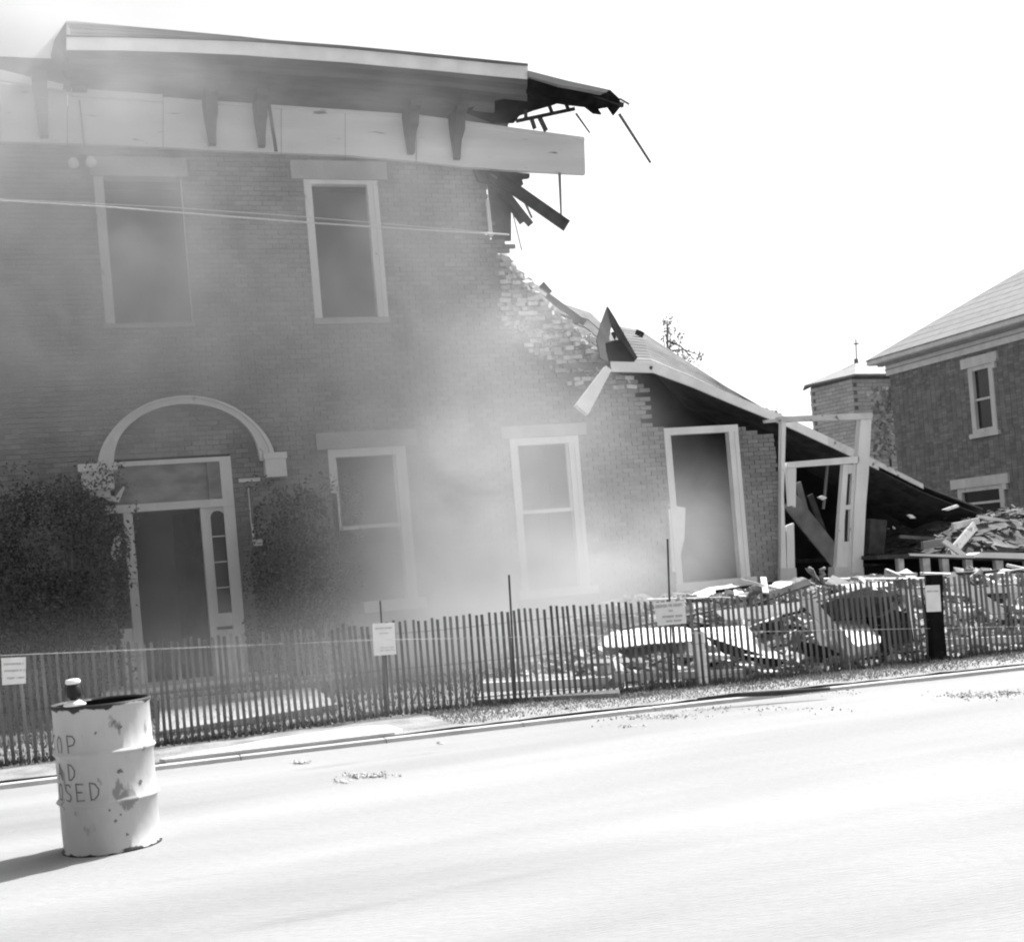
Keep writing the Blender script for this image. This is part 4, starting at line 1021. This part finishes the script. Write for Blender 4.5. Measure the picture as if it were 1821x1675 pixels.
for i, o_ in enumerate(win):
    y0, y1, z0, z1 = o_; f = MB(); t_ = .22
    f.box(XB-.05, XB+.1, y0, y0+t_, z0, z1); f.box(XB-.05, XB+.1, y1-t_, y1, z0, z1); f.box(XB-.04, XB+.1, y0+t_, y1-t_, z1-.14, z1); f.box(XB-.04, XB+.1, y0+t_, y1-t_, z0, z0+.14)
    f.box(XB, XB+.06, y0+t_, y1-t_, (z0+z1)/2-.04, (z0+z1)/2+.04)
    wo = B(f, 'window', m_white, fb)
    q = MB(); q.box(XB-.1, XB+.1, y0-.3, y1+.3, z1+.003, z1+.34); q.box(XB-.1, XB+.02, y0-.18, y0, z1-.2, z1); B(q, 'lintel', m_white, wo)
    q = MB(); q.box(XB-.12, XB+.1, y0-.12, y1+.12, z0-.16, z0-.003); B(q, 'sill', m_white, wo)
    q = MB(); q.box(XB+.07, XB+.08, y0+t_, y1-t_, z0+.14, z1-.14); B(q, 'pane', m_glass, wo)
    q = MB(); q.box(XB+.3, XB+.32, y0-.3, y1+.3, z0-.3, z1+.3); B(q, 'pane_backing', m_inside, wo)  # near-black panel behind the pane
q = MB(); q.box(XB-.1, XB+.05, wy[0], wy[1]+.1, zc_, zc_+.42); B(q, 'frieze', m_plaster, fb)
q = MB(); q.box(XB-.12, XB-.09, wy[0], wy[1]+.12, zc_+.2, zc_+.24); q.box(XB-.3, XB-.09, wy[0], wy[1]+.3, zc_+.38, zc_+.46); B(q, 'moulding', m_stone, fb)
q = MB(); zo = zc_+.46; q.box(XB-.55, XB+.1, wy[0], wy[1]+.5, zo, zo+.08); q.box(XB-.6, XB-.53, wy[0], wy[1]+.55, zo+.02, zo+.2); B(q, 'eave', m_plaster, fb)
e = [Vector((XB-.62, wy[0], zo+.22)), Vector((XB-.62, wy[1]+.57, zo+.22))]
rdg = [Vector((XB+6.5, wy[0], zo+4.6)), Vector((XB+6.5, wy[1]-7, zo+4.6))]; far = Vector((XB+14, wy[1]+.57, zo+.22))
for k in range(16):
    t0, t1 = k/16, (k+1)/16+.003
    q = MB(); q.prism([e[0].lerp(rdg[0], t0), e[1].lerp(rdg[1], t0), e[1].lerp(rdg[1], t1) + Vector((0, 0, -.008)), e[0].lerp(rdg[0], t1) + Vector((0, 0, -.008))], (0, 0, -.05), rnd.random()); B(q, 'shingle_course', m_broof, fb)
q = MB(); q.prism([e[1], far, rdg[1]], (0, 0, -.05)); B(q, 'roof', m_broof, fb)

# small wing with its own low hipped roof and finial, behind the corner
wg = empty('chapel_wing', (28, 45, 0)); tag(wg, 'small faceted brick wing with low pointed roof and thin finial', 'building')
base = [F(1441, 690, 46.5), F(1444, 690, 45.6), F(1515, 672, 43.2), F(1592, 668, 43.6), F(1592, 668, 52), F(1441, 690, 52)]
ztop = F(1441, 688, 46).z
q = MB(); ring = [Vector((p.x, p.y, -.1)) for p in base]
q.prism(ring, (0, 0, ztop+.1)); B(q, 'wall', m_mortar, wg)
q = MB()
for (a, b) in ((ring[1], ring[2]), (ring[2], ring[3]), (ring[0], ring[1])):
    L_ = (b-a).length; u = (b-a)/L_; nn = Vector((u.y, -u.x, 0)); z = 0
    while z < ztop-.15:
        s_ = .0 if int(z/.15) % 2 else .2
        while s_ < L_-.05:
            e_ = min(s_+.4, L_); q.prism([a+u*s_+Vector((0, 0, z))+nn*.03, a+u*e_+Vector((0, 0, z))+nn*.03, a+u*e_+Vector((0, 0, z+.135))+nn*.03, a+u*s_+Vector((0, 0, z+.135))+nn*.03], -nn*.05, rnd.random()); s_ += .416
        z += .15
m_wingb = mat('haze_pale_brick', .46, .56, 2, tone=.12)  # haze and sky flare over the wing put into paler brick
B(q, 'brickwork', m_wingb, wg, kind='stuff')
q = MB(); c = sum(base[1:4], Vector())/3; er = []
for p in base:
    d_ = Vector((p.x-c.x, p.y-c.y-1.5, 0)).normalized(); er.append(Vector((p.x, p.y, ztop+.02)) + d_*.35)
pk = F(1522, 645, 45.5); pk2 = F(1560, 648, 49)
for i in range(5):
    q.poly([er[i], er[i+1], pk], [(0, 1, 2)]); q.poly([er[i]-Vector((0, 0, .08)), er[i+1]-Vector((0, 0, .08)), pk-Vector((0, 0, .1))], [(0, 1, 2)])
q.poly([er[3], er[4], pk2, pk], [(0, 1, 2, 3)])
for i in range(5): q.poly([er[i], er[i+1], er[i+1]-Vector((0, 0, .08)), er[i]-Vector((0, 0, .08))], [(0, 1, 2, 3)])
B(q, 'roof', m_broof, wg)
q = MB(); f0, f1 = F(1523, 646, 45.5), F(1522, 603, 45.5); q.tube([f0, f1], .03, 5); q.beam(F(1518, 612, 45.5), F(1527, 611, 45.5), .06, .05); q.tube([f0, f0 + Vector((0, 0, .18))], .09, 6); B(q, 'finial', m_wood, wg)
# climbing plant on the corner between the two
q = MB(); r4 = random.Random(9)
for _ in range(600):
    px = r4.gauss(1580, 14); py = r4.uniform(690, 815)
    if px > 1592 and r4.random() < .6: continue
    p = F(px, py, 42.4 + r4.uniform(-.2, .3)); s_ = r4.uniform(.05, .12); a = r4.uniform(0, 6.28)
    u = Vector((math.cos(a), r4.uniform(-.5, .5), math.sin(a)))*s_; v = Vector((-math.sin(a), r4.uniform(-.5, .5), math.cos(a)))*s_
    q.poly([p-u, p+v, p+u, p-v], [(0, 1, 2, 3)], tone=r4.random())
q2 = MB(); q2.tube([F(1584, 830, 42.6), F(1580, 760, 42.6), F(1586, 695, 42.6)], .05, 5)
iv = empty('climbing_vine', (28, 42.5, 0)); tag(iv, 'leafy vine climbing the corner between the faceted wing and the dark building', 'vine')
m_vine = mat('pale_vine_leaves', .3, .5, 5, tone=.5)  # pale leaf colour, tone varied at random
B(q, 'foliage', m_vine, iv, kind='stuff'); B(q2, 'stem', m_bark, iv)

# ---------------------------------------------------------------- tree behind the fallen roof
def tree(name, spots, trunk, Y_, lab, seed, size=.16, n=90, leafm=m_leaf):
    r_ = random.Random(seed); base_ = F(trunk[0], trunk[1], Y_); base_.z = 0
    t = empty(name, (base_.x, base_.y, 0)); tag(t, lab, 'tree')
    tp = F(spots[0][0], spots[0][1], Y_); q = MB()
    pts = [Vector((base_.x, base_.y, 0)), Vector((base_.x*.99+tp.x*.01, base_.y, tp.z*.5)), tp]; q.tube(pts, [.3, .16, .03], 7)
    for s_ in spots:
        p = F(s_[0], s_[1], Y_ + r_.uniform(-1, 1)); st = pts[1].lerp(tp, r_.uniform(.2, .9)); q.tube([st, st.lerp(p, .5) + Vector((0, 0, .2)), p], [.06, .04, .02], 5)
    B(q, 'trunk', m_bark, t); q = MB()
    for s_ in spots:
        c = F(s_[0], s_[1], Y_)
        for _ in range(int(n*s_[2])):
            p = c + Vector((r_.gauss(0, 1), r_.gauss(0, 1), r_.gauss(0, .8)))*s_[2]*.45; s2 = size*r_.uniform(.5, 1.2)
            u = Vector((r_.gauss(0, 1), r_.gauss(0, 1), r_.gauss(0, 1))).normalized()*s2; v = u.cross(Vector((r_.gauss(0, 1), r_.gauss(0, 1), 1))).normalized()*s2*.6
            q.poly([p-u, p+v, p+u, p-v], [(0, 1, 2, 3)], tone=r_.random())
    B(q, 'crown', leafm, t, kind='stuff')
m_pleaf = mat('haze_pale_foliage', .3, .45, 5, tone=.3)  # distance haze painted into the leaves as a pale colour
tree('sparse_tree', [(1186, 572, .5), (1192, 590, .4), (1180, 600, .4), (1200, 610, .5), (1212, 598, .3), (1196, 625, .6), (1215, 632, .6), (1235, 640, .6), (1245, 632, .3), (1208, 645, .6), (1188, 575, .3)], (1200, 900), 60,
     'thin sparse tree top rising behind the slope of the fallen roof', 4, size=.1, n=60, leafm=m_pleaf)
tree('sparse_tree', [(1372, 738, .5), (1360, 745, .5), (1385, 742, .3)], (1372, 900), 62, 'low tuft of leaves just above the left end of the leaning doorway', 8, n=80, leafm=m_pleaf)

# ---------------------------------------------------------------- shrubs by the door
m_shrub = mat('shrub_leaves', .05, .11, 3, tone=.5)
def shrub(lab, outline, Y_, seed, n):
    r_ = random.Random(seed); xs_ = [p[0] for p in outline]; ys_ = [p[1] for p in outline]
    c = F(sum(xs_)/len(xs_), max(ys_), Y_); t = empty('shrub', (c.x, Y_, 0.02)); tag(t, lab, 'shrub')
    q = MB(); q3 = MB(); k = 0; pts = []
    while k < n:
        px, py = r_.uniform(min(xs_)-14, max(xs_)+14), r_.uniform(min(ys_)-22, max(ys_))
        ins = False
        for (a, b), (c_, d_) in zip(outline, outline[1:] + outline[:1]):
            if (b > py) != (d_ > py) and px < a + (c_-a)*(py-b)/(d_-b): ins = not ins
        if not ins and r_.random() < .05: continue
        if not ins and r_.random() < .7: continue
        p = F(px, py, Y_ + r_.uniform(-.45, .45))
        if noise.noise(p*1.7) + .6*noise.noise(p*5) + r_.uniform(-.2, .2) < (-.22 if ins else .2) or p.z < .02: k += .35; continue
        s2 = r_.uniform(.015, .038); u = Vector((r_.gauss(0, 1), r_.gauss(0, 1), r_.gauss(0, 1))).normalized()*s2; v = u.cross(Vector((r_.gauss(0, 1), r_.gauss(0, 1), 1))).normalized()*s2*.55
        q.poly([p-u, p+v, p+u, p-v], [(0, 1, 2, 3)], tone=r_.random()); k += 1
        if len(pts) < 26 and r_.random() < .004: pts.append(p)
    for p in pts: q3.tube([Vector((c.x + r_.uniform(-.2, .2), Y_ + r_.uniform(-.1, .1), 0)), Vector(((c.x+p.x)/2, Y_, p.z*.5)), p], [.02, .014, .005], 5)
    B(q, 'foliage', m_shrub, t, kind='stuff'); B(q3, 'stem', m_bark, t)
shrub('tall dark leafy shrub against the wall left of the arched doorway', [(-60, 900), (40, 870), (110, 840), (165, 872), (205, 900), (232, 960), (232, 1040), (222, 1110), (212, 1180), (190, 1225), (-60, 1245)], 19.2, 31, 21000)
shrub('dark leafy shrub between the arched doorway and the first lower window', [(452, 905), (490, 868), (530, 860), (572, 885), (598, 950), (612, 1040), (632, 1130), (630, 1200), (560, 1225), (468, 1225), (458, 1100), (446, 1000)], 19.2, 32, 13000)

# ---------------------------------------------------------------- dust cloud
def dust(name, lab, lo, hi, blobs, color, nscale=.75, aniso=.3):
    q = MB(); q.box(lo[0], hi[0], lo[1], hi[1], lo[2], hi[2])
    m = bpy.data.materials.new(name); m.use_nodes = True; t = m.node_tree; N = t.nodes; L = t.links; N.remove(N['Principled BSDF'])
    vol = N.new('ShaderNodeVolumePrincipled'); vol.inputs['Color'].default_value = (color, color, color, 1); vol.inputs['Anisotropy'].default_value = aniso
    L.new(vol.outputs[0], N['Material Output'].inputs['Volume'])
    g_ = N.new('ShaderNodeNewGeometry')
    nz = N.new('ShaderNodeTexNoise'); nz.inputs['Scale'].default_value = nscale; nz.inputs['Detail'].default_value = 4; nz.inputs['Roughness'].default_value = .6; nz.inputs['Distortion'].default_value = .6
    L.new(g_.outputs['Position'], nz.inputs['Vector'])
    nz.inputs['Detail'].default_value = 7; nz.inputs['Roughness'].default_value = .68; nz.inputs['Distortion'].default_value = 1.0; nr = N.new('ShaderNodeMapRange'); nr.inputs['From Min'].default_value = .36; nr.inputs['From Max'].default_value = .64; nr.inputs['To Min'].default_value = .45; nr.inputs['To Max'].default_value = 1.5
    L.new(nz.outputs[0], nr.inputs[0])
    acc = None
    for (c, rad, den) in blobs:
        mp = N.new('ShaderNodeVectorMath'); mp.operation = 'SUBTRACT'; L.new(g_.outputs['Position'], mp.inputs[0]); mp.inputs[1].default_value = c
        dv = N.new('ShaderNodeVectorMath'); dv.operation = 'DIVIDE'; L.new(mp.outputs[0], dv.inputs[0]); dv.inputs[1].default_value = rad
        dt = N.new('ShaderNodeVectorMath'); dt.operation = 'DOT_PRODUCT'; L.new(dv.outputs[0], dt.inputs[0]); L.new(dv.outputs[0], dt.inputs[1])
        ex = N.new('ShaderNodeMath'); ex.operation = 'MULTIPLY'; L.new(dt.outputs['Value'], ex.inputs[0]); ex.inputs[1].default_value = -1
        e2_ = N.new('ShaderNodeMath'); e2_.operation = 'EXPONENT'; L.new(ex.outputs[0], e2_.inputs[0])
        ml = N.new('ShaderNodeMath'); ml.operation = 'MULTIPLY'; L.new(e2_.outputs[0], ml.inputs[0]); ml.inputs[1].default_value = den
        if acc is None: acc = ml.outputs[0]
        else:
            ad = N.new('ShaderNodeMath'); ad.operation = 'ADD'; L.new(acc, ad.inputs[0]); L.new(ml.outputs[0], ad.inputs[1]); acc = ad.outputs[0]
    mu = N.new('ShaderNodeMath'); mu.operation = 'MULTIPLY'; L.new(acc, mu.inputs[0]); L.new(nr.outputs[0], mu.inputs[1])
    cut = N.new('ShaderNodeMath'); cut.operation = 'SUBTRACT'; L.new(mu.outputs[0], cut.inputs[0]); cut.inputs[1].default_value = .004; cut.use_clamp = False
    mxz = N.new('ShaderNodeMath'); mxz.operation = 'MAXIMUM'; L.new(cut.outputs[0], mxz.inputs[0]); mxz.inputs[1].default_value = 0
    L.new(mxz.outputs[0], vol.inputs['Density'])
    o = q.build(name, m, attr=False); tag(o, lab, 'dust cloud', kind='stuff'); return o
def bb(px, py, y, rx, ry, rz, den):
    c = F(px, py, y); return ((c.x, c.y, c.z), (rx, ry, rz), den)
dust('dust_cloud', 'pale billowing dust cloud drifting in front of the brick wall', (-4, 11.7, .08), (12.2, 19.45, 12.5), [
    bb(960, 1030, 18.0, 1.6, 1.0, .8, .85),
    bb(1200, 960, 18.7, .9, .6, .9, .42),
    bb(780, 900, 18.0, 1.5, 1.1, 1.5, .75),
    bb(700, 620, 18.3, 1.7, 1.0, 1.8, .40),
    bb(740, 400, 18.3, 1.0, 1.0, 1.5, .24),
    bb(338, 430, 18.6, .3, .7, 1.6, .40),
    bb(740, 1080, 17.0, .9, 1.4, .7, .30),
    bb(900, 1120, 16.5, 1.4, 1.6, .6, .45),
    bb(300, 1190, 12.5, 2.6, .7, .5, .09),
    bb(640, 1200, 12.6, 1.2, .7, .5, .10),
    bb(60, 250, 18.3, 2.4, 1.0, 2.0, .48),
    bb(60, 520, 18.3, 2.2, 1.0, 1.6, .50),
    bb(260, 620, 18.3, 2.2, 1.0, 1.1, .30),
    bb(500, 250, 18.6, 2.6, .8, 1.2, .10),
    bb(300, 1000, 18.9, .8, .4, 1.5, .45),
    bb(930, 580, 18.9, .7, .6, .6, .35),
    bb(1030, 780, 18.8, 1.0, .8, .9, .25),
], .76, aniso=.0)
dust('rising_dust', 'faint dust rising behind the left end of the eave', (-4.5, 20.5, 9.2), (2.2, 27, 13.5), [bb(30, 78, 24, 1.1, 1.2, .55, .7), bb(-40, 60, 24, 1.2, 1.2, .9, .7)], .55)
dust('room_dust', 'dust hanging inside the rooms behind the empty windows', (3.06, 20.4, .16), (11.9, 23.5, 4.2), [bb(975, 930, 21.2, 2.5, 1.2, 1.2, .35), bb(1250, 960, 20.9, 1.0, .8, 1.0, .9), bb(680, 960, 21.2, 1.8, 1.2, 1.4, .3)], .75)
dust('room_dust', 'dust hanging inside the entrance hall behind the arched doorway', (-3, 20.4, .16), (2.88, 23.5, 4.2), [bb(300, 1000, 21.0, 1.5, 1.0, 1.6, .7)], .75)
